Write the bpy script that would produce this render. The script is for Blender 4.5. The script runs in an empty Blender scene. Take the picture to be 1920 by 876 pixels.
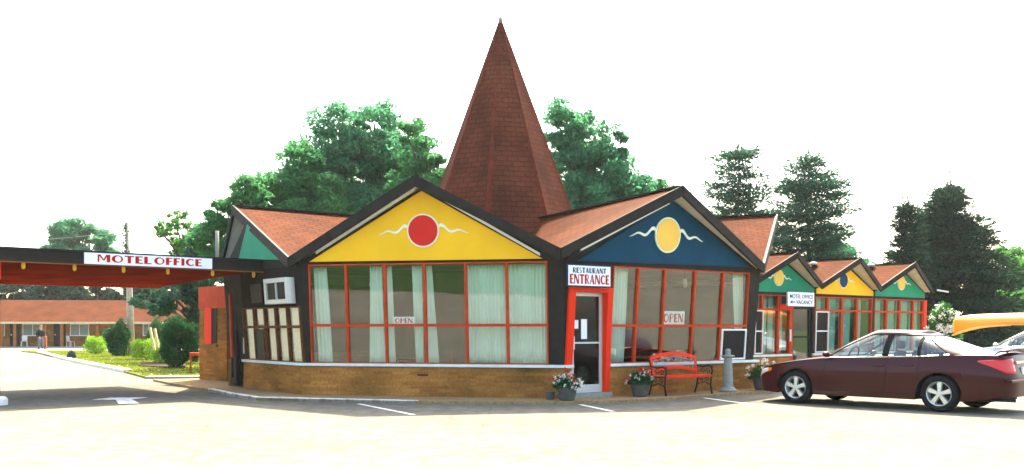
import bpy, math, random
import numpy as np
from mathutils import Vector, Matrix

# ------------------------------------------------------------------ camera, sky, sun, exposure
F, HZ, H = 1869.0, 617.5, 1.506
scn = bpy.context.scene
col = scn.collection
cam_d = bpy.data.cameras.new('camera'); cam = bpy.data.objects.new('camera', cam_d); col.objects.link(cam)
cam.location = (0, 0, H); cam.rotation_euler = (math.pi/2, 0, 0)
cam_d.sensor_width = 36; cam_d.lens = F/1920*36; cam_d.shift_y = (HZ-438)/1920
cam_d.clip_start = .1; cam_d.clip_end = 3000
scn.camera = cam
SUN_DIR = Vector((.13, .76, 1.0)).normalized()          # towards the sun
elev = math.asin(SUN_DIR.z); azim = math.atan2(SUN_DIR.x, SUN_DIR.y)
world = bpy.data.worlds.new('World'); scn.world = world; world.use_nodes = True
wn = world.node_tree; bgn = wn.nodes['Background']
sky = wn.nodes.new('ShaderNodeTexSky'); sky.sky_type = 'NISHITA'; sky.sun_disc = False
sky.sun_elevation = elev; sky.sun_rotation = azim; sky.air_density = 1.0; sky.dust_density = 4.0; sky.ozone_density = 1.0
hzmix = wn.nodes.new('ShaderNodeMix'); hzmix.data_type = 'RGBA'; hzmix.blend_type = 'MULTIPLY'; hzmix.inputs[0].default_value = 1; hzmix.inputs[7].default_value = (1, .95, .85, 1)   # summer haze takes some blue out of the sky
wn.links.new(sky.outputs[0], hzmix.inputs[6]); wn.links.new(hzmix.outputs[2], bgn.inputs[0]); bgn.inputs[1].default_value = .15
sd = bpy.data.lights.new('sun', 'SUN'); sd.energy = 3.6; sd.angle = math.radians(.5); sd.color = (1, .91, .72)
so = bpy.data.objects.new('sun', sd); col.objects.link(so); so.rotation_euler = SUN_DIR.to_track_quat('Z', 'Y').to_euler()
scn.view_settings.view_transform = 'Standard'; scn.view_settings.look = 'None'
scn.view_settings.gamma = 1; scn.view_settings.use_curve_mapping = False
scn.view_settings.exposure = 2.62
random.seed(7); rng = np.random.default_rng(7)

# ------------------------------------------------------------------ helpers
def at(px, Y, z=None, py=None):
    zz = z if z is not None else H+(HZ-py)/F*Y
    return Vector(((px-960)/F*Y, Y, zz))
def gp(px, py, z=0.0):
    Y = (H-z)*F/(py-HZ); return Vector(((px-960)/F*Y, Y, z))
def V(*a): return Vector(a)

class MB:
    def __init__(s): s.v = []; s.f = []; s.uv = []
    def add(s, vs, fs, uvs=None):
        o = len(s.v); s.v += [tuple(p) for p in vs]
        for i, f in enumerate(fs):
            s.f.append(tuple(o+k for k in f)); s.uv.append(uvs[i] if uvs else None)
        return s
    def hexa(s, p):   # p: 4 bottom then 4 top
        return s.add(p, [(0,3,2,1),(4,5,6,7),(0,1,5,4),(1,2,6,5),(2,3,7,6),(3,0,4,7)])
    def box(s, x0, x1, y0, y1, z0, z1):
        return s.hexa([(x0,y0,z0),(x1,y0,z0),(x1,y1,z0),(x0,y1,z0),(x0,y0,z1),(x1,y0,z1),(x1,y1,z1),(x0,y1,z1)])
    def beam(s, a, b, w, h, up=(0,0,1)):
        a = Vector(a); b = Vector(b); d = (b-a).normalized(); up = Vector(up)
        r = d.cross(up)
        if r.length < 1e-4: r = d.cross(Vector((1,0,0)))
        r.normalize(); u = r.cross(d).normalized(); r = r*w/2; u = u*h/2
        return s.hexa([a-r-u, a+r-u, b+r-u, b-r-u, a-r+u, a+r+u, b+r+u, b-r+u])
    def tube(s, pts, r, n=10, cap=True):
        pts = [Vector(p) for p in pts]; R = r if isinstance(r, (list, tuple)) else [r]*len(pts)
        o = len(s.v); ref = None
        for i, p in enumerate(pts):
            d = (pts[min(i+1, len(pts)-1)]-pts[max(i-1, 0)]).normalized()
            if ref is None: ref = d.orthogonal().normalized()
            a = (ref-d*ref.dot(d)).normalized(); ref = a; b = d.cross(a)
            for k in range(n):
                t = 2*math.pi*k/n; s.v.append(tuple(p+(a*math.cos(t)+b*math.sin(t))*R[i]))
        for i in range(len(pts)-1):
            for k in range(n):
                s.f.append((o+i*n+k, o+i*n+(k+1) % n, o+(i+1)*n+(k+1) % n, o+(i+1)*n+k)); s.uv.append(None)
        if cap:
            s.f.append(tuple(o+k for k in range(n))[::-1]); s.uv.append(None)
            s.f.append(tuple(o+(len(pts)-1)*n+k for k in range(n))); s.uv.append(None)
        return s
    def lathe(s, prof, c=(0,0,0), n=24):
        c = Vector(c); o = len(s.v)
        for (r, z) in prof:
            for k in range(n):
                t = 2*math.pi*k/n; s.v.append((c.x+r*math.cos(t), c.y+r*math.sin(t), c.z+z))
        for i in range(len(prof)-1):
            for k in range(n):
                s.f.append((o+i*n+k, o+i*n+(k+1) % n, o+(i+1)*n+(k+1) % n, o+(i+1)*n+k)); s.uv.append(None)
        s.f.append(tuple(o+k for k in range(n))[::-1]); s.uv.append(None)
        s.f.append(tuple(o+(len(prof)-1)*n+k for k in range(n))); s.uv.append(None)
        return s
    def prism(s, poly, off):     # poly list of points, off vector
        n = len(poly); off = Vector(off); P = [Vector(p) for p in poly]
        fs = [tuple(range(n)), tuple(range(2*n-1, n-1, -1))]+[(i, i+n, (i+1) % n+n, (i+1) % n) for i in range(n)]
        return s.add(P+[p+off for p in P], fs)
    def grid(s, fn, nu, nv, uvfn=None):
        o = len(s.v)
        for j in range(nv+1):
            for i in range(nu+1): s.v.append(tuple(fn(i/nu, j/nv)))
        for j in range(nv):
            for i in range(nu):
                a = o+j*(nu+1)+i; s.f.append((a, a+1, a+nu+2, a+nu+1))
                s.uv.append([uvfn(i/nu, j/nv), uvfn((i+1)/nu, j/nv), uvfn((i+1)/nu, (j+1)/nv), uvfn(i/nu, (j+1)/nv)] if uvfn else None)
        return s
    def patch(s, A, B, C, D, n=6, m=6):      # A-B along u, D-C along u, A-D along v, metric uv
        A, B, C, D = map(Vector, (A, B, C, D)); lu = max((B-A).length, (C-D).length); 
        ax = (B-A).normalized() if (B-A).length > .01 else (C-D).normalized(); 
        ay = ((D-A)-ax*(D-A).dot(ax)); ay = ay.normalized() if ay.length > 1e-4 else Vector((0,0,1))
        fn = lambda u, v: (A*(1-u)+B*u)*(1-v)+(D*(1-u)+C*u)*v
        return s.grid(fn, n, m, lambda u, v: ((fn(u, v)-A).dot(ax), (fn(u, v)-A).dot(ay)))
    def build(s, name, mat, parent=None, smooth=False, bevel=0, **kw):
        me = bpy.data.meshes.new(name); me.from_pydata(s.v, [], s.f)
        if any(u is not None for u in s.uv):
            ul = me.uv_layers.new(name='UVMap'); k = 0
            for f, u in zip(s.f, s.uv):
                for j in range(len(f)):
                    if u is not None: ul.data[k].uv = u[j]
                    k += 1
        me.materials.append(mat); 
        if smooth: me.polygons.foreach_set('use_smooth', [True]*len(me.polygons))
        me.update()
        o = bpy.data.objects.new(name, me); col.objects.link(o)
        if parent: o.parent = parent
        if bevel:
            b = o.modifiers.new('bevel', 'BEVEL'); b.width = bevel; b.segments = 2; b.limit_method = 'ANGLE'
        tag(o, **kw); return o
def tag(o, label=None, cat=None, group=None, kind=None):
    if label: o['label'] = label
    if cat: o['category'] = cat
    if group: o['group'] = group
    if kind: o['kind'] = kind
    return o
def thing(name, label, cat, loc=(0,0,0), rz=0, group=None):
    o = bpy.data.objects.new(name, None); o.empty_display_size = .2; col.objects.link(o)
    o.location = loc; o.rotation_euler = (0, 0, rz); return tag(o, label, cat, group)
def copy_tree(o, parent=None):
    c = o.copy(); col.objects.link(c)
    if parent: c.parent = parent
    for ch in [x for x in list(col.objects) if x.parent == o]: copy_tree(ch, c)
    return c
def structure(o): o['kind'] = 'structure'; return o

# ------------------------------------------------------------------ materials
def newmat(name):
    m = bpy.data.materials.new(name); m.use_nodes = True; return m, m.node_tree, m.node_tree.nodes['Principled BSDF']
def noise_col(nt, c1, c2, scale, coord='Object', detail=4, lo=.35, hi=.65, vec=None):
    N = nt.nodes; tc = N.new('ShaderNodeTexCoord'); no = N.new('ShaderNodeTexNoise'); no.inputs['Scale'].default_value = scale
    no.inputs['Detail'].default_value = detail
    nt.links.new(vec if vec else tc.outputs[coord], no.inputs['Vector'])
    cr = N.new('ShaderNodeValToRGB'); cr.color_ramp.elements[0].position = lo; cr.color_ramp.elements[1].position = hi
    cr.color_ramp.elements[0].color = (*c1, 1); cr.color_ramp.elements[1].color = (*c2, 1)
    nt.links.new(no.outputs['Fac'], cr.inputs[0]); return cr.outputs[0], no
def mixc(nt, a, b, fac, mode='MIX'):
    m = nt.nodes.new('ShaderNodeMix'); m.data_type = 'RGBA'; m.blend_type = mode
    for sock, val in ((m.inputs[0], fac), (m.inputs[6], a), (m.inputs[7], b)):
        if isinstance(val, bpy.types.NodeSocket): nt.links.new(val, sock)
        elif isinstance(val, tuple): sock.default_value = (*val, 1)
        else: sock.default_value = val
    return m.outputs[2]
def bump(nt, p, h, strength=.3, dist=.02):
    b = nt.nodes.new('ShaderNodeBump'); b.inputs['Strength'].default_value = strength; b.inputs['Distance'].default_value = dist
    nt.links.new(h, b.inputs['Height']); nt.links.new(b.outputs[0], p.inputs['Normal'])
def paint(name, c, rough=.5, var=.12, scale=3, metal=0, bmp=.05, coat=0):
    m, nt, p = newmat(name); c2 = tuple(x*(1-var) for x in c); c1 = tuple(min(1, x*(1+var*.5)) for x in c)
    o, no = noise_col(nt, c2, c1, scale, detail=6, lo=.3, hi=.7); nt.links.new(o, p.inputs['Base Color'])
    p.inputs['Roughness'].default_value = rough; p.inputs['Metallic'].default_value = metal
    if not coat and metal == 0: p.inputs['Specular IOR Level'].default_value = .06
    if coat: p.inputs['Coat Weight'].default_value = coat; p.inputs['Coat Roughness'].default_value = .05
    if bmp:
        n2 = nt.nodes.new('ShaderNodeTexNoise'); n2.inputs['Scale'].default_value = scale*12
        tc = nt.nodes.new('ShaderNodeTexCoord'); nt.links.new(tc.outputs['Object'], n2.inputs['Vector']); bump(nt, p, n2.outputs['Fac'], bmp, .01)
    return m
def brickmat(name, c1, c2, mortar, bw, bh, coord='UV', rough=.85, offset=.5, msize=.012, stain=(.5, .5, .5), bstr=.5, smooth=.1):
    m, nt, p = newmat(name); N = nt.nodes; tc = N.new('ShaderNodeTexCoord'); b = N.new('ShaderNodeTexBrick')
    b.inputs['Scale'].default_value = 1; b.inputs['Brick Width'].default_value = bw; b.inputs['Row Height'].default_value = bh
    b.inputs['Mortar Size'].default_value = msize; b.inputs['Mortar Smooth'].default_value = smooth; b.offset = offset
    b.inputs['Color1'].default_value = (*c1, 1); b.inputs['Color2'].default_value = (*c2, 1); b.inputs['Mortar'].default_value = (*mortar, 1)
    b.inputs['Bias'].default_value = 0
    nt.links.new(tc.outputs[coord], b.inputs['Vector'])
    n1, _ = noise_col(nt, stain, (1.15, 1.12, 1.08), .9, detail=7, lo=.3, hi=.62)
    o = mixc(nt, b.outputs['Color'], n1, 1.0, 'MULTIPLY')
    n3, _ = noise_col(nt, (.8, .8, .8), (1.15, 1.15, 1.15), 25, detail=3)
    o = mixc(nt, o, n3, 1.0, 'MULTIPLY'); nt.links.new(o, p.inputs['Base Color']); p.inputs['Specular IOR Level'].default_value = .03; p.inputs['Roughness'].default_value = rough
    inv = N.new('ShaderNodeMath'); inv.operation = 'SUBTRACT'; inv.inputs[0].default_value = 1; nt.links.new(b.outputs['Fac'], inv.inputs[1])
    bump(nt, p, inv.outputs[0], bstr, .01); return m
def glassmat(name, tint=(.9, .93, .9), refl=.12, boost=1.0):
    m = bpy.data.materials.new(name); m.use_nodes = True; nt = m.node_tree; nt.nodes.clear()
    out = nt.nodes.new('ShaderNodeOutputMaterial'); mx = nt.nodes.new('ShaderNodeMixShader')
    tr = nt.nodes.new('ShaderNodeBsdfTransparent'); tr.inputs[0].default_value = (*tint, 1)
    gl = nt.nodes.new('ShaderNodeBsdfGlossy'); gl.inputs['Roughness'].default_value = .015
    no = nt.nodes.new('ShaderNodeTexNoise'); no.inputs['Scale'].default_value = .8; tc = nt.nodes.new('ShaderNodeTexCoord')
    nt.links.new(tc.outputs['Object'], no.inputs['Vector']); bp = nt.nodes.new('ShaderNodeBump'); bp.inputs['Strength'].default_value = .05; bp.inputs['Distance'].default_value = .05
    nt.links.new(no.outputs['Fac'], bp.inputs['Height']); nt.links.new(bp.outputs[0], gl.inputs['Normal'])
    fr = nt.nodes.new('ShaderNodeLayerWeight'); fr.inputs['Blend'].default_value = .5
    mr = nt.nodes.new('ShaderNodeMapRange'); mr.inputs[1].default_value = .3; mr.inputs[2].default_value = 1; mr.inputs[3].default_value = refl; mr.inputs[4].default_value = 1
    pw = nt.nodes.new('ShaderNodeMath'); pw.operation = 'POWER'; pw.inputs[1].default_value = 3
    ad = nt.nodes.new('ShaderNodeMath'); ad.operation = 'MULTIPLY_ADD'; ad.inputs[1].default_value = boost*.7; ad.inputs[2].default_value = refl; ad.use_clamp = True
    nt.links.new(fr.outputs['Facing'], pw.inputs[0]); nt.links.new(pw.outputs[0], ad.inputs[0])
    nt.links.new(ad.outputs[0], mx.inputs[0]); nt.links.new(tr.outputs[0], mx.inputs[1]); nt.links.new(gl.outputs[0], mx.inputs[2])
    nt.links.new(mx.outputs[0], out.inputs[0]); return m
def leafmat(name, c1, c2, trans=.35, scale=.6):
    m = bpy.data.materials.new(name); m.use_nodes = True; nt = m.node_tree; p = nt.nodes['Principled BSDF']
    o, _ = noise_col(nt, c1, c2, scale, detail=5, lo=.35, hi=.65)
    geo = nt.nodes.new('ShaderNodeNewGeometry'); cr = nt.nodes.new('ShaderNodeValToRGB')
    cr.color_ramp.elements[0].color = (.7, .7, .7, 1); cr.color_ramp.elements[1].color = (1.3, 1.3, 1.2, 1)
    nt.links.new(geo.outputs['Random Per Island'], cr.inputs[0]); o = mixc(nt, o, cr.outputs[0], 1.0, 'MULTIPLY')
    nt.links.new(o, p.inputs['Base Color']); p.inputs['Roughness'].default_value = .7; p.inputs['Specular IOR Level'].default_value = .03
    t = nt.nodes.new('ShaderNodeBsdfTranslucent'); nt.links.new(o, t.inputs[0]); mx = nt.nodes.new('ShaderNodeMixShader'); mx.inputs[0].default_value = trans
    nt.links.new(p.outputs[0], mx.inputs[1]); nt.links.new(t.outputs[0], mx.inputs[2]); nt.links.new(mx.outputs[0], nt.nodes['Material Output'].inputs[0])
    return m

M = {}
M['brick'] = brickmat('tan_brick', (.43, .185, .042), (.30, .112, .026), (.24, .16, .075), .42, .075, msize=.008, stain=(.5, .55, .5))
M['shingle'] = brickmat('orange_shingle', (.107, .031, .0105), (.080, .022, .0075), (.042, .012, .005), .3, .13, msize=.012, stain=(.72, .74, .78), rough=.9)
M['spire'] = brickmat('brown_shingle', (.125, .034, .018), (.10, .027, .0145), (.068, .02, .012), .30, .15, msize=.012, stain=(.6, .66, .66), rough=.95, bstr=.8)
M['spire_hip'] = paint('hip_shingle', (.135, .027, .015), .95, .35, 5)
M['black'] = paint('black_paint', (.023, .02, .018), .6, .3, 4)
M['darkbrown'] = paint('dark_siding', (.017, .012, .011), .7, .3, 6)
M['yellow'] = paint('yellow_panel', (.93, .53, .02), .5, .12, .8)
M['blue'] = paint('blue_panel', (.001, .048, .10), .5, .15, 1.5)
M['green'] = paint('green_panel', (.02, .27, .15), .5, .12, 1.5)
M['frame'] = paint('orange_frame', (.52, .055, .015), .5, .2, 5)
M['red'] = paint('red_paint', (.8, .035, .01), .35, .06, 2)
M['sunred'] = paint('sun_red', (.62, .025, .02), .5, .06, 3)
M['sunyellow'] = paint('sun_yellow', (.9, .55, .1), .5, .05, 3)
M['navy'] = paint('navy', (.012, .05, .12), .5, .1, 3)
M['white'] = paint('white_paint', (.78, .79, .76), .5, .06, 4)
M['wave'] = paint('wave_white', (.78, .84, .68), .5, .1, 6)
M['sill'] = paint('sill_white', (.66, .74, .72), .5, .12, 5)
M['mullion'] = paint('brown_mullion', (.13, .05, .02), .6, .3, 8)
M['soffit'] = paint('soffit', (.66, .62, .54), .7, .15, 3)
M['signwhite'] = paint('sign_white', (.82, .83, .84), .4, .02, 4)
M['signblue'] = paint('sign_blue', (.01, .035, .13), .4, .05, 4)
M['signred'] = paint('sign_red', (.42, .012, .012), .4, .1, 6)
M['glass'] = glassmat('window_glass', (.93, .95, .93), .085, .8)
M['doorglass'] = glassmat('door_glass', (.35, .36, .36), .05)
M['carglass'] = glassmat('car_glass', (.72, .86, .83), .10); M['rearglass'] = glassmat('rear_glass', (.3, .33, .33), .6, 1.4)
M['curtain'] = paint('pale_green_curtain', (.62, .78, .68), .9, .05, 3)
M['tealcurtain'] = paint('teal_curtain', (.27, .55, .48), .9, .1, 3)
M['cream'] = paint('cream_curtain', (.82, .76, .55), .9, .05, 3)
M['interior'] = paint('interior_wall', (.2, .17, .15), .9, .3, 1)
M['floor'] = paint('interior_floor', (.1, .075, .055), .6, .3, 3)
M['darkmetal'] = paint('dark_metal', (.02, .02, .022), .35, .2, 10)
M['alu'] = paint('aluminium', (.6, .61, .6), .4, .05, 10, metal=.35)
M['grey'] = paint('grey_concrete', (.28, .3, .265), .85, .2, 12, bmp=.3)
M['pot'] = paint('pot_grey', (.09, .09, .085), .7, .25, 8)
M['tyre'] = paint('tyre', (.015, .015, .016), .8, .2, 20)
M['rim'] = paint('alloy', (.62, .62, .58), .3, .08, 10, metal=.6)
M['wood'] = paint('pole_wood', (.36, .31, .26), .9, .25, 6, bmp=.3)
M['stake'] = paint('stake_wood', (.6, .5, .3), .9, .2, 6)
M['orangewood'] = paint('orange_brown_wood', (.33, .10, .025), .7, .2, 4)
M['bark'] = paint('bark', (.1, .075, .055), .95, .4, 6, bmp=.5)
M['plastic'] = paint('white_plastic', (.78, .78, .76), .4, .04, 4)
M['canoe'] = paint('yellow_canoe', (.9, .36, .02), .35, .06, 1.5, coat=.3)
M['bulb'] = paint('amber_glass', (.85, .5, .05), .3, .1, 10)
M['terracotta'] = paint('dark_bed', (.05, .035, .025), .95, .5, 12, bmp=.5)
M['rock'] = paint('dark_rock', (.045, .045, .05), .9, .4, 8, bmp=.5)
M['redbody'] = paint('maroon_paint', (.036, .0009, .0027), .3, .05, 1, metal=0, coat=.28, bmp=0)
M['redbody'].node_tree.nodes['Principled BSDF'].inputs['Specular IOR Level'].default_value = .12
M['silverbody'] = paint('silver_paint', (.6, .62, .64), .3, .03, 1, metal=.4, coat=1, bmp=0)
M['chrome'] = paint('chrome', (.75, .76, .76), .12, .02, 4, metal=1, bmp=0)
M['taillight'] = paint('tail_red', (.55, .007, .003), .2, .1, 12, coat=.3, bmp=0)
M['headlight'] = paint('lamp_clear', (.7, .7, .62), .1, .1, 12, coat=1, bmp=0)
M['seatfabric'] = paint('seat_fabric', (.12, .12, .13), .9, .2, 8)
M['amberlens'] = paint('amber_lens', (.8, .22, .01), .2, .1, 10)
M['skin'] = paint('skin', (.5, .3, .2), .6, .1, 8)
M['hair'] = paint('hair', (.25, .16, .07), .8, .2, 20)
M['jacket'] = paint('dark_jacket', (.015, .018, .022), .85, .3, 8)
M['trousers'] = paint('grey_trousers', (.16, .16, .19), .85, .2, 8)
M['wire'] = M['darkmetal']
for nm, c1, c2, tr, sc in (('leaf_mid', (.035, .15, .055), (.085, .27, .095), .55, .5), ('leaf_teal', (.04, .17, .085), (.09, .29, .14), .55, .5),
        ('leaf_dark', (.010, .027, .018), (.025, .058, .038), .28, .5), ('leaf_pine', (.018, .064, .042), (.04, .12, .075), .38, .5),
        ('leaf_lime', (.15, .31, .02), (.28, .46, .04), .4, 1.5), ('leaf_shrub', (.014, .065, .025), (.04, .13, .04), .3, 1.2),
        ('blade', (.11, .16, .010), (.21, .25, .02), .35, .6),
        ('leaf_light', (.035, .14, .03), (.09, .25, .05), .45, .6)):
    M[nm] = leafmat(nm, c1, c2, tr, sc)
M['petal_white'] = leafmat('petal_white', (.75, .76, .7), (.85, .85, .82), .2); M['petal_red'] = leafmat('petal_red', (.45, .01, .01), (.65, .04, .02), .2)

# corrugated red canopy ceiling
def corr():
    m, nt, p = newmat('red_corrugated'); tc = nt.nodes.new('ShaderNodeTexCoord')
    w = nt.nodes.new('ShaderNodeTexWave'); w.inputs['Scale'].default_value = 1.6; w.bands_direction = 'X'; w.inputs['Distortion'].default_value = .15
    nt.links.new(tc.outputs['UV'], w.inputs['Vector'])
    cr = nt.nodes.new('ShaderNodeValToRGB'); cr.color_ramp.elements[0].color = (.13, .012, .004, 1); cr.color_ramp.elements[1].color = (.40, .035, .012, 1)
    nt.links.new(w.outputs['Fac'], cr.inputs[0])
    n, _ = noise_col(nt, (.6, .6, .6), (1.1, 1.1, 1.1), 1.2); o = mixc(nt, cr.outputs[0], n, 1.0, 'MULTIPLY')
    nt.links.new(o, p.inputs['Base Color']); p.inputs['Roughness'].default_value = .9; p.inputs['Specular IOR Level'].default_value = .0; bump(nt, p, w.outputs['Fac'], .6, .03); return m
M['corrugated'] = corr()
# asphalt
def asphalt():
    m, nt, p = newmat('worn_asphalt')
    a, _ = noise_col(nt, (.140, .133, .108), (.180, .171, .139), .35, detail=8, lo=.35, hi=.65)
    b, nb = noise_col(nt, (.62, .62, .62), (1.2, 1.2, 1.2), 38, detail=3)
    c, _ = noise_col(nt, (.8, .8, .78), (1.05, 1.05, 1.05), 3.5, detail=8, lo=.4, hi=.6)
    o = mixc(nt, a, b, 1.0, 'MULTIPLY'); o = mixc(nt, o, c, 1.0, 'MULTIPLY')
    vo = nt.nodes.new('ShaderNodeTexVoronoi'); vo.feature = 'DISTANCE_TO_EDGE'; vo.inputs['Scale'].default_value = .16
    tc = nt.nodes.new('ShaderNodeTexCoord'); no = nt.nodes.new('ShaderNodeTexNoise'); no.inputs['Scale'].default_value = .8; no.inputs['Detail'].default_value = 6
    nt.links.new(tc.outputs['Object'], no.inputs['Vector'])
    v2 = mixc(nt, tc.outputs['Object'], no.outputs['Color'], .12); nt.links.new(v2, vo.inputs['Vector'])
    cr = nt.nodes.new('ShaderNodeValToRGB'); cr.color_ramp.elements[0].color = (.88, .87, .86, 1); cr.color_ramp.elements[1].color = (1, 1, 1, 1)
    cr.color_ramp.elements[0].position = 0; cr.color_ramp.elements[1].position = .004
    nt.links.new(vo.outputs['Distance'], cr.inputs[0]); o = mixc(nt, o, cr.outputs[0], 1.0, 'MULTIPLY')
    nt.links.new(o, p.inputs['Base Color']); p.inputs['Roughness'].default_value = .95; p.inputs['Specular IOR Level'].default_value = .05; bump(nt, p, nb.outputs['Fac'], .25, .01); return m
M['asphalt'] = asphalt()
def grassmat():
    m, nt, p = newmat('grass_ground')
    a, _ = noise_col(nt, (.10, .115, .010), (.20, .19, .018), .5, detail=8); b, nb = noise_col(nt, (.6, .6, .6), (1.3, 1.3, 1.2), 30, detail=4)
    nt.links.new(mixc(nt, a, b, 1.0, 'MULTIPLY'), p.inputs['Base Color']); p.inputs['Roughness'].default_value = .95; bump(nt, p, nb.outputs['Fac'], .6, .05); return m
M['grass'] = grassmat()
M['sidewalk'] = paint('aggregate_walk', (.33, .22, .11), .9, .35, 14, bmp=.3)
M['concrete'] = paint('pale_concrete', (.42, .41, .37), .9, .15, 5, bmp=.2)
M['kerbpaint'] = paint('worn_kerb_paint', (.68, .66, .58), .8, .3, 7, bmp=.2)
def linemat():
    m, nt, p = newmat('worn_line_paint'); a, _ = noise_col(nt, (.42, .41, .38), (.8, .8, .76), 6, detail=8, lo=.38, hi=.5)
    nt.links.new(a, p.inputs['Base Color']); p.inputs['Roughness'].default_value = .8; return m
M['line'] = linemat()

# ------------------------------------------------------------------ ground
def sheet(name, poly, z, mat, thick=0, **kw):
    mb = MB(); P = [(p[0], p[1], z) for p in poly]
    if thick: mb.prism(P, (0, 0, -thick))
    else: mb.add(P, [tuple(range(len(P)))])
    o = mb.build(name, mat, **kw); return o
M['field'] = paint('field_grass', (.04, .07, .018), .95, .4, .3, bmp=.4)
structure(sheet('ground', [(-900, -500), (900, -500), (900, 1500), (-900, 1500)], -.02, M['field']))
structure(sheet('parking_lot', [(-70, -1), (70, 10.2), (60, 26), (30, 40), (8, 40), (-6, 27.5), (-14, 79.5), (-70, 79.5)], 0, M['asphalt']))
# a bank and a road behind the photographer, seen in the windows
M['verge'] = paint('dark_verge_grass', (.028, .055, .014), .95, .4, 2, bmp=.4)
structure(sheet('verge', [(-200, -60), (200, -60), (200, 14), (60, 9.5), (60, 9.4), (-70, -1), (-200, -11)], -.008, M['verge']))
structure(sheet('road', [(-200, -22), (200, -22), (200, -15), (-200, -15)], -.004, M['asphalt']))
g = [gp(69, 663), gp(117, 674.5), gp(156, 683), gp(231, 698.5), gp(273, 710), gp(378, 709), V(-7.2, 31, 0), V(-10, 40, 0), V(-17, 62, 0), V(-26, 66, 0), V(-32.5, 66, 0)]
structure(sheet('lawn', g, .06, M['grass'], .07))
def kerb(name, pts, w, h, mat, side=1, label=None):
    mb = MB()
    for a, b in zip(pts[:-1], pts[1:]):
        a = V(a[0], a[1], 0); b = V(b[0], b[1], 0); d = (b-a).normalized(); n = V(-d.y, d.x, 0)*w*side
        mb.prism([a, b, b+n, a+n], (0, 0, h))
    o = mb.build(name, mat); return structure(o)
kerb('lawn_kerb', [gp(67, 662), gp(117, 674.8), gp(156, 683.5), gp(232, 699)], .3, .11, M['kerbpaint'])
kerb('kerb', [gp(273, 711), gp(376, 710)], .5, .075, M['concrete'])
# restaurant pavement
B0 = V(-.2097*22.1, 22.1, 0); B1 = V(1.07, 20.8, 0); B2 = V(5.9, 24.4, 0)
dL = V(-.595, .804, 0); Bm = B0+dL*4.38; Bm.z = 0; BmG = B0+dL*5.85; BmG.z = 0; B3 = V(6.7, 30.1, 0)
wk = [gp(287, 715), gp(330, 724), gp(390, 734), gp(430, 743), gp(480, 751), gp(560, 753), gp(780, 758), gp(1000, 758.5), gp(1110, 757.5), gp(1200, 753.5), gp(1280, 748.5), gp(1380, 741), gp(1445, 737)]
walk_pts = [(p.x, p.y) for p in wk]
structure(sheet('pavement', walk_pts+[(8.2, 25.6), (16, 33.5), (14, 35.5), (5.5, 26), (1, 23), (-4, 24), (-7, 29), (-8.5, 29.5)], .06, M['sidewalk'], .07))
kerb('painted_kerb', [wk[2], wk[3], wk[4], wk[5], wk[6]], .12, .075, M['line'])
def strip(name, a, b, w, z=.004):
    a = V(a.x, a.y, 0); b = V(b.x, b.y, 0); n = (b-a).normalized(); n = V(-n.y, n.x, 0)*w/2
    structure(sheet(name, [a-n, b-n, b+n, a+n], z, M['line']))
strip('parking_line', gp(672, 757.5), gp(775, 778), .1)
strip('parking_line', gp(1088, 759), gp(1150, 772), .1)
strip('parking_line', gp(1320, 746.5), gp(1480, 768), .1)
strip('parking_line', V(9, 22.5, 0), V(12.5, 18.5, 0), .1)
ar = [gp(172, 750), gp(205, 746), gp(278, 745.5), gp(247, 749), gp(262, 757), gp(222, 757.5), gp(217, 750)]
structure(sheet('painted_arrow', ar, .004, M['line']))
structure(sheet('motel_walk', [(-70, 77.9), (-20, 81.4), (-20, 84.5), (-70, 81)], .08, M['concrete'], .09))

# grass blades on the lawn
def blades(name, poly_fn, n, hgt, mat, label):
    P = np.array([poly_fn() for _ in range(n)]); 
    a = rng.uniform(0, 2*math.pi, n); w = .02; h = rng.uniform(.4, 1.3, n)*hgt
    dx = np.cos(a)*w; dy = np.sin(a)*w; lean = rng.normal(0, .03, (n, 2))
    v = np.zeros((n, 3, 3)); v[:, 0] = P-np.stack([dx, dy, 0*dx], 1); v[:, 1] = P+np.stack([dx, dy, 0*dx], 1)
    v[:, 2] = P+np.stack([lean[:, 0], lean[:, 1], h], 1)
    me = bpy.data.meshes.new(name); me.vertices.add(n*3); me.vertices.foreach_set('co', v.ravel()); me.loops.add(n*3); me.loops.foreach_set('vertex_index', np.arange(n*3))
    me.polygons.add(n); me.polygons.foreach_set('loop_start', np.arange(n)*3); me.polygons.foreach_set('loop_total', np.full(n, 3)); me.update(); me.validate()
    me.materials.append(mat); o = bpy.data.objects.new(name, me); col.objects.link(o); return tag(o, label, 'grass', kind='stuff')
def inpoly(x, y, poly):
    c = False; j = len(poly)-1
    for i in range(len(poly)):
        if (poly[i][1] > y) != (poly[j][1] > y) and x < (poly[j][0]-poly[i][0])*(y-poly[i][1])/(poly[j][1]-poly[i][1])+poly[i][0]: c = not c
        j = i
    return c
def lawn_pt():
    while True:
        x = random.uniform(-33, -7); y = random.uniform(27, 66)
        if inpoly(x, y, [(p.x, p.y) for p in g]): return (x, y, .055)
blades('grass', lawn_pt, 40000, .06, M['blade'], 'short sunlit grass of the lawn beside the driveway')

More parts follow.
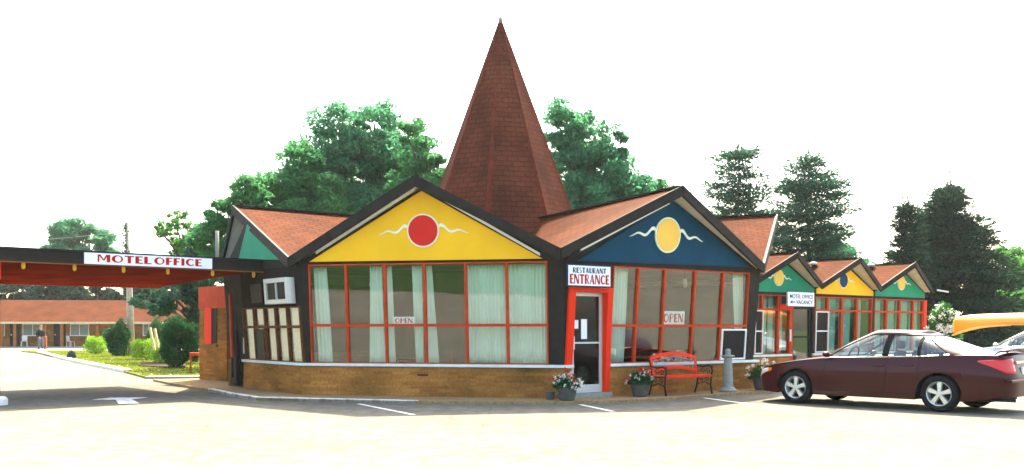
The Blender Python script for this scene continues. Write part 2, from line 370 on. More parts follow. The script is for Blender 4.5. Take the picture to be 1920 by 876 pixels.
# ------------------------------------------------------------------ facade maths
class Fac:
    def __init__(s, A, B, lean=0, zs=.76):
        s.O = V(A.x, A.y, 0); d = V(B.x-A.x, B.y-A.y, 0); s.L = d.length; s.d = d.normalized(); s.n = V(s.d.y, -s.d.x, 0); s.lean = lean; s.zs = zs
    def pt(s, u, v, w=0): return s.O+s.d*u+s.n*(w+s.lean*max(0, v-s.zs))+V(0, 0, v)
    def ptf(s, u, v, w=0): return s.O+s.d*u+s.n*w+V(0, 0, v)
    def px(s, px, py, w=0):
        r = V((px-960)/F, 1, (HZ-py)/F); c = V(0, 0, H)
        o = s.O+s.n*w; nn = s.n-V(0, 0, 1)*s.lean; o2 = o+V(0, 0, s.zs)
        t = (o2-c).dot(nn)/r.dot(nn); p = c+r*t; return (p-s.O).dot(s.d), p.z
    def box(s, mb, u0, u1, v0, v1, w0, w1, flat=False):
        f = s.ptf if flat else s.pt
        mb.hexa([f(u0, v0, w1), f(u1, v0, w1), f(u1, v0, w0), f(u0, v0, w0), f(u0, v1, w1), f(u1, v1, w1), f(u1, v1, w0), f(u0, v1, w0)]); return mb
    def poly(s, mb, uv, w0, w1):
        mb.prism([s.pt(u, v, w1) for u, v in uv], s.n*(w0-w1)); return mb
def brick_strip(mb, fac, u0, u1, v0, v1, w1, w0):
    # front face with metric uv plus ends and back
    P = lambda u, v, w: fac.ptf(u, v, w)
    q = [P(u0, v0, w1), P(u1, v0, w1), P(u1, v1, w1), P(u0, v1, w1)]
    mb.add(q, [(0, 1, 2, 3)], [[(u0, v0), (u1, v0), (u1, v1), (u0, v1)]])
    b = [P(u0, v0, w0), P(u1, v0, w0), P(u1, v1, w0), P(u0, v1, w0)]; t = w1-w0
    mb.add(q+b, [(4, 0, 3, 7), (1, 5, 6, 2), (3, 2, 6, 7), (5, 4, 7, 6)],
           [[(u0-t, v0), (u0, v0), (u0, v1), (u0-t, v1)], [(u1, v0), (u1+t, v0), (u1+t, v1), (u1, v1)], [(u0, v1), (u1, v1), (u1, v1+t), (u0, v1+t)], [(u0, v0), (u1, v0), (u1, v1), (u0, v1)]])
    return mb
def window(fac, u0, u1, v0, vr, v1, parent, m=.028, rails=True, fm='frame', vr2=None):
    mb = MB()
    fac.box(mb, u0, u0+m, v0, v1, -.05, .035); fac.box(mb, u1-m, u1, v0, v1, -.05, .035)
    fac.box(mb, u0+m, u1-m, v1-.03, v1, -.05, .03); 
    fac.box(mb, u0+m, u1-m, v0, v0+.02, -.05, .03); fac.box(mb, u0+m, u1-m, vr-.03, vr+.03, -.05, .03)
    w = mb.build('window', M[fm], parent, bevel=.004)
    g_ = MB(); fac.box(g_, u0+m, u1-m, v0+.02, vr-.03, -.02, -.014); fac.box(g_, u0+m, u1-m, vr+.03, v1-.03, -.02, -.014)
    g_.build('pane', M['glass'], w); return w
def small_frame(fac, u0, u1, v0, v1, parent, m=.04, fill='darkmetal', w1=.07, name='air_conditioner', fm='white', mid=None):
    mb = MB(); fac.box(mb, u0, u0+m, v0, v1, -.02, w1); fac.box(mb, u1-m, u1, v0, v1, -.02, w1)
    fac.box(mb, u0+m, u1-m, v0, v0+m, -.02, w1-.004); fac.box(mb, u0+m, u1-m, v1-m, v1, -.02, w1-.004)
    if mid: fac.box(mb, u0+m, u1-m, mid-.02, mid+.02, -.01, w1-.006)
    o = mb.build(name, M[fm], parent, bevel=.004)
    g_ = MB(); fac.box(g_, u0+m, u1-m, v0+m, v1-m, -.01, w1-.03)
    if fill == 'darkmetal':
        for k in range(int((v1-v0-2*m)/.035)):
            fac.box(g_, u0+m, u1-m, v0+m+k*.035, v0+m+k*.035+.015, w1-.03, w1-.018)
    g_.build('grille' if fill == 'darkmetal' else 'pane', M[fill], o); return o
def sun_emblem(fac, u, v, r, discm, parent, ww=1.0, name='sun_emblem', wavy=True, w=.06):
    mb = MB(); n = 40
    def disc(mb, r, w0, w1):
        mb.prism([fac.pt(u+r*math.cos(2*math.pi*k/n), v+r*math.sin(2*math.pi*k/n), w1) for k in range(n)], fac.n*(w0-w1))
    if wavy: disc(mb, r*1.1, w-.03, w)
    for sgn in (-1, 1):
        N = 36
        for i in range(N):
            def P(t, off):
                du = sgn*(r*1.02+ww*t); hh = .12*ww*(1-t)*math.sin(t*math.pi*3.2+.35)-.17*ww*t**1.8+.06*ww
                th = .10*ww*(1-t)**.7+.006; return fac.pt(u+du, v+hh+off*th/2, w-.012)
            a, b = i/N, (i+1)/N; q = [P(a, -1), P(b, -1), P(b, 1), P(a, 1)]
            if sgn < 0: q = q[::-1]
            mb.prism(q, -fac.n*.02)
    e = mb.build(name, M['wave'], parent); 
    mb2 = MB(); disc(mb2, r, w-.02, w+.012); mb2.build('disc', M[discm], e); return e
def curtain(fac, u0, u1, v0, v1, mat, label, w=-.16, flare=0.0, group='curtains hanging behind the restaurant windows', amp=.028, u0b=None, u1b=None, kp=None):
    mb = MB(); wd = max(.05, u1-u0); nn = max(10, int(wd/.014)); ph = random.uniform(0, 6); k = kp or random.uniform(68, 84)
    def fn(s, t):
        a = u0+(u0b-u0)*(1-t) if u0b is not None else u0; b = u1+(u1b-u1)*(1-t) if u1b is not None else u1
        u = a+(b-a)*s; uu = (u0+wd*s)
        ww = w+amp*math.sin(uu*k+ph+.5*math.sin(uu*9+ph))*(.8+.3*math.sin(uu*21))+.008*math.sin(t*5+uu*13)
        return fac.pt(u+.006*math.sin(t*4+uu*11), v0+(v1-v0)*t, ww)
    mb.grid(fn, nn, 10); o = mb.build('curtain', mat, smooth=True); so_ = o.modifiers.new('thick', 'SOLIDIFY'); so_.thickness = .004
    tag(o, label, 'curtain', group); return o

# ------------------------------------------------------------------ restaurant
C0 = V(-.35, 28.3, 0)
V0 = at(543, 21.85, py=485); V1 = at(1050, 20.3, py=468); V2 = at(1430, 24.15, py=497)
Vm = V(-7.48, 25.6, 3.06); V3 = V(6.95, 30.2, 3.06); V4 = V(3.55, 35.05, 3.06); V5 = V(-1.97, 35.93, 3.06); V6 = V(-6.8, 32.7, 3.06)
P0 = at(778, 20.75, py=332); P1 = at(1278, 21.9, py=351); Pm = at(439.5, 24.95, py=388); P2 = at(1455, 27.1, py=404)
def bpk(a, b): m = (a+b)/2; o = (m-C0); o.z = 0; m = m+o.normalized()*.45; m.z = 4.6; return m
P3 = bpk(V3, V4); P4 = bpk(V4, V5); P5 = bpk(V5, V6); P6 = bpk(V6, Vm)
Vs = [Vm, V0, V1, V2, V3, V4, V5, V6]; Ps = [Pm, P0, P1, P2, P3, P4, P5, P6]
Bs = [Bm, B0, B1, B2, B3, V(3.35, 34.7, 0), V(-1.9, 35.55, 0), V(-6.5, 32.5, 0)]
rest = thing('restaurant', 'low restaurant with folded shingle roof and tall brown pointed spire in the middle', 'restaurant', C0)
rest_inv = None
def child(o, p):      # keep world placement when parent sits away from the origin
    return o
def PB(mb, name, mat, parent, **kw):
    o = mb.build(name, mat, parent, **kw)
    return o
rest.location = (0, 0, 0)
ROOFT = .1
for i in range(8):
    a, b, p = Vs[i], Vs[(i+1) % 8], Ps[i]
    def inner(q, r, z): d = V(q.x-C0.x, q.y-C0.y, 0).normalized(); return C0+d*r+V(0, 0, z)
    ri = inner(p, 1.2, 4.42); ia = inner(a, 1.3, 3.42); ib = inner(b, 1.3, 3.42)
    mb = MB()
    mb.patch(p, ri, ia, a, 10, 6); mb.patch(ri, p, b, ib, 10, 6)
    PB(mb, 'roof', M['shingle'], rest)
    dn = V(0, 0, -ROOFT); mb = MB(); mb.patch(a+dn, ia+dn, ri+dn, p+dn, 4, 3); mb.patch(ib+dn, b+dn, p+dn, ri+dn, 4, 3)
    PB(mb, 'soffit', M['soffit'], rest)
    # rake fascia boards (prow shaped) and ridge cap
    mb = MB()
    for (q, r) in ((a, p), (p, b)):
        d = (r-q); hd = V(d.x, d.y, 0).normalized(); n = V(hd.y, -hd.x, 0)*.05; up = V(0, 0, .035); lo = V(0, 0, -.2)
        mb.hexa([q+lo+n, r+lo+n, r+lo-n*.2, q+lo-n*.2, q+up+n, r+up+n, r+up-n*.2, q+up-n*.2])
    PB(mb, 'rake_board', M['black'], rest)
    mb = MB(); mb.beam(p+V(0, 0, .02), ri+V(0, 0, .02), .16, .04); PB(mb, 'ridge_cap', M['black'] if i % 2 == 0 else M['darkbrown'], rest)
# facades
def tan2(i):
    dprev = (Bs[i]-Bs[i-1]).normalized(); dn = (Bs[(i+1) % 8]-Bs[i]).normalized()
    return math.tan(abs(math.acos(max(-1, min(1, dprev.dot(dn)))))/2)
LEAN = .078; ZS = .76; ZW = .74
facs = [Fac(Bs[i], Bs[(i+1) % 8], LEAN, ZS) for i in range(8)]
BG = [Bm]+Bs[1:]; facG = [Fac(BG[i], BG[(i+1) % 8], LEAN, ZS) for i in range(8)]
fL, fY, fB = facs[0], facs[1], facs[2]
def ucorner(i, v, left): o = LEAN*(v-ZS); return -o*tan2(i) if left else facs[i].L+o*tan2((i+1) % 8)
def gable(i, tri, pm, um_=None, za=4.47):
    f = facG[i]; um = ((Ps[i]-f.O).dot(f.d)) if um_ is None else um_; ul, ur = ucorner(i, 3.0, True), ucorner(i, 3.0, False)+f.L-facs[i].L
    mb = MB(); f.poly(mb, [(ul+.02, 2.92), (ur-.02, 2.92), (ur-.02, 2.97), (um+.0, za), (ul+.02, 2.97)], -.08, 0)
    PB(mb, 'gable_wall', M['black'], rest)
    if tri:
        mb = MB(); f.poly(mb, tri, .002, .03); return PB(mb, 'gable_panel', pm, rest)
def uvp(f, pts, w=.03): return [f.px(x, y, w) for x, y in pts]
gable(1, uvp(fY, [(580, 491), (1017, 485), (790, 358)]), M['yellow'])
gable(2, uvp(fB, [(1084, 489), (1405, 501), (1263, 376)]), M['blue'])
tri0 = [fL.px(447, 487, .03), fL.px(532, 487, .03), fL.px(463, 421, .03)]; gable(0, tri0, M['green'], fL.px(463, 421)[0], 4.13)
for i in range(3, 8): gable(i, [(.3, 3.02), (facs[i].L-.3, 3.02), (facs[i].L/2, 4.3)], [M['yellow'], M['green'], M['blue'], M['green']][i % 4])
u, v = fY.px(793, 432.5, .06); sun_emblem(fY, u, v, .325, 'sunred', rest, .68)
u, v = fB.px(1253, 441, .06); sun_emblem(fB, u, v, .36, 'sunyellow', rest, .78)

def trim(f, p, q):
    (u0_, v0_), (u1_, v1_) = f.px(*p, .07), f.px(*q, .07); mb = MB(); f.poly(mb, [(u0_, v0_-.03), (u1_, v1_-.03), (u1_, v1_+.03), (u0_, v0_+.03)], .035, .07); PB(mb, 'trim', M['white'], rest)
trim(fY, (592, 474), (777, 355)); trim(fB, (1090, 468), (1256, 380)); trim(fY, (803, 358), (1012, 477))
# fY: columns
YC = [fY.px(x, 600)[0] for x in (582, 651.5, 724, 798, 875, 951.5, 1028)]; VT = fY.px(800, 493)[1]; VR = fY.px(800, 610)[1]
def corner_post(i, uw0, uw1):
    f = facs[i]
    for (left, uw) in ((True, uw0), (False, uw1)):
        mb = MB(); c0 = ucorner(i, ZS, left); c1 = ucorner(i, 2.93, left)
        q = [(c0, ZS), (uw, ZS), (uw, 2.93), (c1, 2.93)] if left else [(uw, ZS), (c0, ZS), (c1, 2.93), (uw, 2.93)]
        f.poly(mb, q, -.1, .0); PB(mb, 'corner_post', M['black'], rest)
corner_post(1, YC[0], YC[-1])
for a, b in zip(YC[:-1], YC[1:]): window(fY, a, b, ZS, VR, VT-.0, rest)
mb = MB(); fY.box(mb, YC[0], YC[-1], VT, 2.92, -.06, .0); PB(mb, 'header', M['black'], rest)
# brick walls
bw = MB(); brick_strip(bw, fY, 0, fY.L+.16, 0.0, .7, .06, -.2); PB(bw, 'brick_wall', M['brick'], rest)
sl = MB(); fY.box(sl, -.05, fY.L+.2, .7, .76, -.2, .12, True); PB(sl, 'window_sill', M['sill'], rest, bevel=.006)
mb = MB(); fY.box(mb, fY.px(785, 709)[0]-.0, fY.px(805, 709)[0], .505, .54, .055, .066, True); PB(mb, 'wall_vent', M['darkmetal'], rest)
# fB: door then 5 columns
BC = [fB.px(x, 600)[0] for x in (1144, 1192, 1241.5, 1298, 1350.5, 1399)]; VTB = fB.px(1270, 505)[1]; VRB = fB.px(1270, 611)[1]
dl, dr = fB.px(1072, 640)[0], fB.px(1131, 640)[0]; jr = fB.px(1143, 600)[0]; jl = .03
corner_post(2, jl, BC[-1])
for k, (a, b) in enumerate(zip(BC[:-1], BC[1:])): window(fB, a, b, ZS, VRB, VTB, rest)
ua, va = fB.px(1349, 668, .05); ub, vb = fB.px(1392, 617, .05); small_frame(fB, BC[4]+.02, BC[5]-.03, ZS+.02, vb, rest)
mb = MB(); fB.box(mb, jl, BC[-1], VTB, 2.92, -.06, .0); PB(mb, 'header', M['black'], rest)
bw = MB(); brick_strip(bw, fB, jr-.06, fB.L+.04, 0, .7, .06, -.2); PB(bw, 'brick_wall', M['brick'], rest)
sl = MB(); fB.box(sl, jr, fB.L+.1, .7, .76, -.2, .12, True); PB(sl, 'window_sill', M['sill'], rest, bevel=.006)
dt = fB.px(1100, 548)[1]
jm = MB(); fB.box(jm, jl, dl, ZS, dt+.1, -.1, .07); fB.box(jm, dr, jr-.01, .1, dt+.1, -.1, .075); fB.box(jm, dl, dr, dt, dt+.1, -.1, .066)
df = PB(jm, 'door_frame', M['red'], rest, bevel=.005)
dm = MB(); s_ = .08; z0 = .16
fB.box(dm, dl, dl+s_, z0, dt, -.04, .01, True); fB.box(dm, dr-s_, dr, z0, dt, -.04, .01, True); fB.box(dm, dl+s_, dr-s_, z0, z0+.17, -.04, .006, True); fB.box(dm, dl+s_, dr-s_, dt-.08, dt, -.04, .006, True)
fB.box(dm, dl+s_, dr-s_, 1.2, 1.235, -.03, .03, True)
door = PB(dm, 'door', M['alu'], rest, bevel=.004)
gm = MB(); fB.box(gm, dl+s_, dr-s_, z0+.17, dt-.08, -.02, -.014, True); gm.build('pane', M['doorglass'], door)
hm = MB(); fB.box(hm, dl-.02, dl+.07, 1.08, 1.36, .012, .06, True); hm.build('handle', M['alu'], door, bevel=.008)
nm_ = MB(); fB.box(nm_, dl+.3, dl+.46, 1.3, 1.72, -.012, -.006, True); fB.box(nm_, dl+.1, dl+.22, 1.52, 1.7, -.012, -.006, True); nm_.build('notice', M['signwhite'], door)
st = MB(); fB.box(st, jl-.02, jr, .06, .155, -.1, .16, True); PB(st, 'door_step', M['grey'], rest)
# fL: office side
LC = [fL.px(x, 620)[0] for x in (568, 541.5, 519.5, 499, 479, 459)]
LC = [max(.02, x) for x in [fL.L-x for x in LC]] if False else LC
uL = sorted(LC)       # u runs from Bm to B0
# fL runs Bm -> B0 so photo right = large u
corner_post(0, uL[0], uL[-1]-.06)
uu = uL[:]; uu[-1] -= .06; VRL = 1.56; VTL = 2.02
for k in range(5):
    a, b = uu[k], uu[k+1]; window(fL, a, b, ZS, VRL, VTL, rest, m=.03, fm='mullion')
small_frame(fL, uu[1]+.04, uu[2]-.04, ZS+.02, VRL-.06, rest, m=.025, fm='mullion')
mb = MB(); fL.box(mb, uL[0], uu[-1], VTL, 2.92, -.08, -.01); PB(mb, 'header', M['darkbrown'], rest)
ws = small_frame(fL, uu[0]+.5, uu[2]-.02, 2.1, 2.62, rest, m=.03, fill='darkmetal', w1=.03, fm='darkbrown', name='window')
hw = MB()
hq = lambda u0, u1, v0, v1, w0, w1: fL.box(hw, u0, u1, v0, v1, w0, w1)
a, b = uu[3]-.12, uu[5]-.2; hq(a, a+.1, 2.08, 2.66, .0, .2); hq(b-.1, b, 2.08, 2.66, 0, .2); hq(a+.1, b-.1, 2.08, 2.18, 0, .195); hq(a+.1, b-.1, 2.56, 2.66, 0, .195); hq((a+b)/2-.02, (a+b)/2+.02, 2.18, 2.56, .1, .19)
hwo = PB(hw, 'window', M['alu'], rest, bevel=.004); hwo['label'] = 'white framed box window standing out of the dark wall'
hg = MB(); fL.box(hg, a+.1, b-.1, 2.18, 2.56, .1, .15); hg.build('pane', M['darkmetal'], hwo)
bw = MB(); brick_strip(bw, fL, uL[0]-.1, fL.L+.03, 0, .7, .05, -.2); PB(bw, 'brick_wall', M['brick'], rest)
sl = MB(); fL.box(sl, uL[0]-.1, fL.L-.03, .7, .76, -.2, .1, True); PB(sl, 'window_sill', M['sill'], rest)
# office doors at the far end of that wall
e0 = uL[0]-.1
def leaf_door(a, b, lab):
    dm = MB(); z1 = 2.25; m = .07
    fL.box(dm, a, a+m, .1, z1, -.06, .0, True); fL.box(dm, b-m, b, .1, z1, -.06, .0, True); fL.box(dm, a+m, b-m, z1-m, z1, -.06, -.004, True); fL.box(dm, a+m, b-m, .1, .26, -.06, -.004, True)
    d = PB(dm, 'door', M['darkmetal'], rest, label=lab); gm = MB(); fL.box(gm, a+m, b-m, .26, z1-m, -.03, -.024, True); gm.build('pane', M['glass'], d)
    hm = MB(); fL.box(hm, b-m-.0, b-m+.03, .9, 1.3, .004, .05, True); hm.build('handle', M['alu'], d)
    bm_ = MB(); fL.box(bm_, a+m, b-m, .27, 1.15, -.3, -.29, True); bm_.build('reflection_panel', M['cream'], d)  # cream panel added behind the glass to imitate a pale reflection low down
leaf_door(.03, .44, 'left glass leaf of the dark office door'); leaf_door(.72, e0+.04, 'right glass leaf of the dark office door')
dm = MB(); P8 = lambda u, v, w: fL.ptf(u, v, w)
dm.hexa([P8(.5, .1, .1), P8(.68, .1, .1), P8(.68, .1, .005), P8(.5, .1, .005), P8(.36, 2.45, .1), P8(.62, 2.45, .1), P8(.62, 2.45, .005), P8(.36, 2.45, .005)]); PB(dm, 'door_post', M['black'], rest)
dm = MB(); dm.hexa([P8(.42, .8, .15), P8(.5, .8, .15), P8(.5, .8, .03), P8(.42, .8, .03), P8(.27, 2.4, .15), P8(.355, 2.4, .15), P8(.355, 2.4, .03), P8(.27, 2.4, .03)]); PB(dm, 'slanted_trim', M['frame'], rest)
mb = MB(); fL.box(mb, 0, e0+.1, 2.25, 2.92, -.16, -.07); PB(mb, 'header', M['darkbrown'], rest)
mb = MB(); fL.box(mb, 0, uu[0]+.0, 2.3, 2.92, -.06, -.0, True); PB(mb, 'header', M['darkbrown'], rest)
# back walls (solid)
for i in range(3, 8):
    f = facs[i]; bw = MB(); brick_strip(bw, f, 0, f.L, 0, .75, .05, -.2); PB(bw, 'brick_wall', M['brick'], rest)
    mb = MB(); f.poly(mb, [(0, .75), (f.L, .75), (ucorner(i, 2.93, False), 2.93), (ucorner(i, 2.93, True), 2.93)], -.12, 0); PB(mb, 'side_wall', M['darkbrown'], rest)
    for k in range(4): window(f, .6+k*1.1, 1.6+k*1.1, .85, 1.65, 2.8, rest)
# interior
mb = MB(); mb.add([(p.x, p.y, .1) for p in Bs], [tuple(range(8))]); PB(mb, 'floor', M['floor'], rest)
mb = MB(); mb.add([(C0.x+(p.x-C0.x)*.97, C0.y+(p.y-C0.y)*.97, 2.97) for p in Bs], [tuple(range(8))[::-1]]); PB(mb, 'ceiling', M['interior'], rest)
mb = MB(); n = 8
ring = [C0+V(math.sin(math.radians(15+45*k)), -math.cos(math.radians(15+45*k)), 0)*3.2 for k in range(8)]
mb.prism([(p.x, p.y, .101) for p in ring], (0, 0, 2.86)); PB(mb, 'inner_wall', M['interior'], rest)
# spire
sp = MB(); hips = MB(); apex = V(-.33, 28.3, 10.33); cs = V(-.33, 28.3, 0)
def srad(z): return .369*(10.33-z)
ang = [math.radians(36.5+45*k) for k in range(8)]
for k in range(8):
    a0, a1 = ang[k], ang[(k+1) % 8]; zb = 3.2
    p0 = cs+V(math.sin(a0), -math.cos(a0), 0)*srad(zb)+V(0, 0, zb); p1 = cs+V(math.sin(a1), -math.cos(a1), 0)*srad(zb)+V(0, 0, zb)
    mid = (p0+p1)/2; ax = (p1-p0).normalized(); ay = (apex-mid).normalized(); nseg = 24
    for j in range(nseg):
        q = [p0.lerp(apex, j/nseg), p1.lerp(apex, j/nseg), p1.lerp(apex, (j+1)/nseg), p0.lerp(apex, (j+1)/nseg)]
        if j == nseg-1: q = [q[0], q[1], apex]
        sp.add(q, [tuple(range(len(q)))], [[((x-mid).dot(ax), (x-mid).dot(ay)) for x in q]])
    o = V(math.sin(a0), -math.cos(a0), .3); tq = V(math.cos(a0), math.sin(a0), 0)
    for j in range(48):
        f0, f1 = j/48, (j+.97)/48; a = p0.lerp(apex, f0); b = p0.lerp(apex, f1); w0_, w1_ = .07*(1-f0)+.012, .07*(1-f1)+.012
        hips.hexa([a-tq*w0_-o*.02, a+tq*w0_-o*.02, a+tq*w0_*.3+o*.022, a-tq*w0_*.3+o*.022, b-tq*w1_-o*.02, b+tq*w1_-o*.02, b+tq*w1_*.3+o*.018, b-tq*w1_*.3+o*.018])
spo = PB(sp, 'spire', M['spire'], rest); hips.build('hip_shingles', M['spire_hip'], spo)
fi = MB(); fi.lathe([(.06, -.14), (.07, -.02), (.015, .04), (.03, .07), (.012, .1), (.004, .22)], apex); fi.build('finial', M['grey'], spo, smooth=True)

# curtains
def cpx(fac, a, b, mat, label, top=None, w=-.2, ab=None, bb=None, **k):
    u0 = fac.px(a, 600, w)[0]; u1 = fac.px(b, 600, w)[0]; u0b = fac.px(ab, 640, w)[0] if ab else None; u1b = fac.px(bb, 640, w)[0] if bb else None
    return curtain(fac, min(u0, u1), max(u0, u1), .78, top or 2.88, mat, label, w, u0b=u0b, u1b=u1b, **k)
cpx(fY, 591, 615, M['curtain'], 'narrow pale curtain in the leftmost window under the yellow gable', ab=596, bb=623)
cpx(fY, 696, 720, M['curtain'], 'pale curtain gathered at the right edge of the second window under the yellow gable', ab=693, bb=722)
cpx(fY, 727, 737, M['curtain'], 'thin pale curtain edge left of the small OPEN sign', ab=727, bb=742)
cpx(fY, 775, 794, M['curtain'], 'pale curtain just right of the small OPEN sign', ab=780, bb=794)
cpx(fY, 801, 812, M['curtain'], 'slim pale curtain at the left edge of the fourth yellow gable window', ab=801, bb=822)
cpx(fY, 877, 948, M['curtain'], 'full width pale curtain in the fifth window under the yellow gable')
cpx(fY, 955, 1026, M['curtain'], 'full width pale curtain in the window next to the entrance, under the yellow gable')
cpx(fB, 1146, 1173, M['curtain'], 'pale curtain in the window right of the restaurant door', ab=1146, bb=1171)
cpx(fB, 1369, 1387, M['curtain'], 'white curtain tapering above the air conditioner under the blue gable', ab=1381, bb=1392, )
Lnames = ['far left', 'second', 'third', 'fourth', 'nearest the corner']
for k in range(5):
    curtain(fL, uu[k]+.05, uu[k+1]-.05, .78 if k != 1 else 1.62, 2.0, M['cream'], 'cream curtain filling the '+['leftmost lower window of', 'upper pane above the dark vent in', 'middle window of', 'fourth window from the left in', 'rightmost window of'][k]+' the leaning side wall', -.08, amp=.008)
# pendant lamps
pl = None
for k, (x, y, f, lab) in enumerate(((698, 530, fY, 'above and left of the small OPEN sign'), (778, 522, fY, 'above the curtain right of the small OPEN sign'), (1012, 512, fY, 'behind the curtained window nearest the entrance'), (1284, 530, fB, 'above the large OPEN sign'))):
    Y = 22.3 if f is fY else 24.2
    if k == 2: Y = 21.05
    p = at(x, Y, py=y)
    t = thing('pendant_lamp', 'small white pendant lamp hanging '+lab, 'lamp', p, group='white pendant lamps inside the restaurant')
    mb = MB(); mb.lathe([(.03, .1), (.05, .08), (.065, -.05), (.05, -.1), (.02, -.12)], (0, 0, 0), 16); mb.build('lamp_shade', M['white'], t, smooth=True)
    mb = MB(); mb.tube([(0, 0, .1), (0, 0, 2.95-p.z)], .006, 6); mb.build('cord', M['darkmetal'], t)
# dining tables with chairs glimpsed behind the glass
def table_set(p, rz, lab):
    t = thing('dining_table', 'dark dining table '+lab, 'table', p, rz, 'dining tables inside the restaurant')
    mb = MB(); mb.box(-.55, .55, -.35, .35, .72, .75); mb.build('tabletop', M['orangewood'], t)
    mb = MB(); mb.lathe([(.25, 0), (.24, .03), (.05, .06), (.04, .7), (.1, .72)], (0, 0, 0), 12); mb.build('leg', M['darkmetal'], t)
def chair(p, rz, lab, mat, group, name='dining_chair'):
    t = thing(name, lab, 'chair', p, rz, group)
    mb = MB(); mb.box(-.21, .21, -.21, .21, .43, .46); mb.build('seat', mat, t, bevel=.01)
    mb = MB(); mb.grid(lambda u, v: (-.2+.4*u, .21+.06*v-.04*math.sin(math.pi*u), .46+.44*v), 8, 4)
    o = mb.build('backrest', mat, t, smooth=True); s = o.modifiers.new('t', 'SOLIDIFY'); s.thickness = .02
    for sx in (-1, 1):
        for sy in (-1, 1):
            mb = MB(); mb.beam((sx*.19, sy*.19, .43), (sx*.23, sy*.23, 0), .035, .035, (0, 1, 0)); mb.build('leg', mat, t)
    return t
table_set(V(-2.6, 23.2, .1), -.2, 'behind the left part of the yellow gable windows'); table_set(V(.0, 22.9, .1), -.2, 'behind the right part of the yellow gable windows')
table_set(V(3.2, 24.0, .1), .6, 'behind the bench windows under the blue gable')
chair(V(-3.5, 23.1, .1), 1.4, 'dark dining chair inside behind the leftmost windows', M['orangewood'], 'dining chairs inside the restaurant')
chair(V(-1.6, 23.0, .1), -1.6, 'dark dining chair inside below the small OPEN sign', M['orangewood'], 'dining chairs inside the restaurant')
chair(V(3.95, 24.4, .1), -1.0, 'dark dining chair inside behind the bench', M['orangewood'], 'dining chairs inside the restaurant')

# ------------------------------------------------------------------ lettering
def ell(cx, cy, rx, ry, cx2, rx2, ry2, t0=0, t1=360, n=28):
    q = []
    for i in range(n):
        a = math.radians(t0+(t1-t0)*i/n); b = math.radians(t0+(t1-t0)*(i+1)/n)
        q.append([(cx+rx*math.cos(a), cy+ry*math.sin(a)), (cx+rx*math.cos(b), cy+ry*math.sin(b)), (cx2+rx2*math.cos(b), cy+ry2*math.sin(b)), (cx2+rx2*math.cos(a), cy+ry2*math.sin(a))])
    return q
def R_(x0, y0, x1, y1): return [(x0, y0), (x1, y0), (x1, y1), (x0, y1)]
T, t_ = .30, .14
GL = {
 'M': (1.05, [R_(.0, 0, t_, 1), [(t_+.08, 1), (.04, 1), (.42, .25), (.54, .25)], [(.42, .22), (.56, .22), (.84, 1), (.7, 1)], R_(.74, 0, 1.03, 1)]),
 'O': (.98, ell(.47, .5, .47, .5, .53, .26, .38)),
 'T': (.8, [R_(0, .84, .78, 1), R_(.25, 0, .53, .84)]),
 'E': (.66, [R_(0, 0, T, 1), R_(T, .86, .62, 1), R_(T, .43, .54, .57), R_(T, 0, .64, .14)]),
 'L': (.64, [R_(0, 0, T, 1), R_(T, 0, .62, .14)]),
 'F': (.62, [R_(0, 0, T, 1), R_(T, .86, .6, 1), R_(T, .43, .54, .57)]),
 'I': (.34, [R_(.02, 0, .3, 1)]),
 'C': (.82, ell(.45, .5, .45, .5, .51, .26, .36, 42, 318)),
 'R': (.8, [R_(0, 0, T, 1)]+ell(.36, .74, .34, .26, .36, .22, .18, -90, 90, 14)+[R_(T, .92, .37, 1), R_(T, .48, .37, .56), [(.34, .48), (.5, .48), (.78, 0), (.56, 0)]]),
 'P': (.74, [R_(0, 0, T, 1)]+ell(.36, .72, .34, .28, .36, .22, .2, -90, 90, 14)+[R_(T, .92, .37, 1), R_(T, .44, .37, .52)]),
 'S': (.66, ell(.32, .73, .3, .27, .34, .2, .18, 30, 270, 16)+ell(.32, .27, .3, .27, .3, .14, .18, -150, 90, 16)),
 'A': (.86, [[(0, 0), (.13, 0), (.48, 1), (.34, 1)], [(.54, 0), (.84, 0), (.5, 1), (.34, 1)], R_(.14, .28, .6, .36)]),
 'U': (.8, [R_(0, .3, T, 1), R_(.64, .3, .76, 1)]+ell(.38, .3, .38, .3, .46, .18, .18, 180, 360, 14)),
 'N': (.88, [R_(0, 0, t_, 1), [(0, 1), (.28, 1), (.85, 0), (.58, 0)], R_(.73, 0, .85, 1)]),
 ' ': (.4, []),
}
def letters(mb, fn, text, u0, u1, v0, v1, hpull=None):
    wid = sum(GL[c][0]+.1 for c in text)-.1; sx = (u1-u0)/wid; x = 0
    for c in text:
        for q in GL[c][1]:
            P = [fn(u0+(x+a)*sx, v0+b*(v1-v0), 1) for a, b in q]; Q = [fn(u0+(x+a)*sx, v0+b*(v1-v0), 0) for a, b in q]
            k = len(P); mb.add(P+Q, [tuple(range(k)), tuple(range(2*k-1, k-1, -1))]+[(i, i+k, (i+1) % k+k, (i+1) % k) for i in range(k)])
        x += GL[c][0]+.1
def signboard(name, label, fac, u0, u1, v0, v1, w, lines, border='signblue', flat=True, bt=.025, face='signwhite'):
    t = thing(name, label, 'sign', (0, 0, 0)); 
    mb = MB(); fac.box(mb, u0, u1, v0, v1, w, w+.03, flat); mb.build('board', M[border], t, bevel=.003)
    mb = MB(); fac.box(mb, u0+bt, u1-bt, v0+bt, v1-bt, w+.028, w+.036, flat); mb.build('face', M[face], t)
    f = fac.ptf if flat else fac.pt
    for (txt, a, b, c, d, mt) in lines:
        mb = MB(); W = u1-u0; Hh = v1-v0
        letters(mb, lambda u, v, s: f(u, v, w+.036+.005*s), txt, u0+a*W, u0+b*W, v0+c*Hh, v0+d*Hh); mb.build('lettering', M[mt], t)
    return t
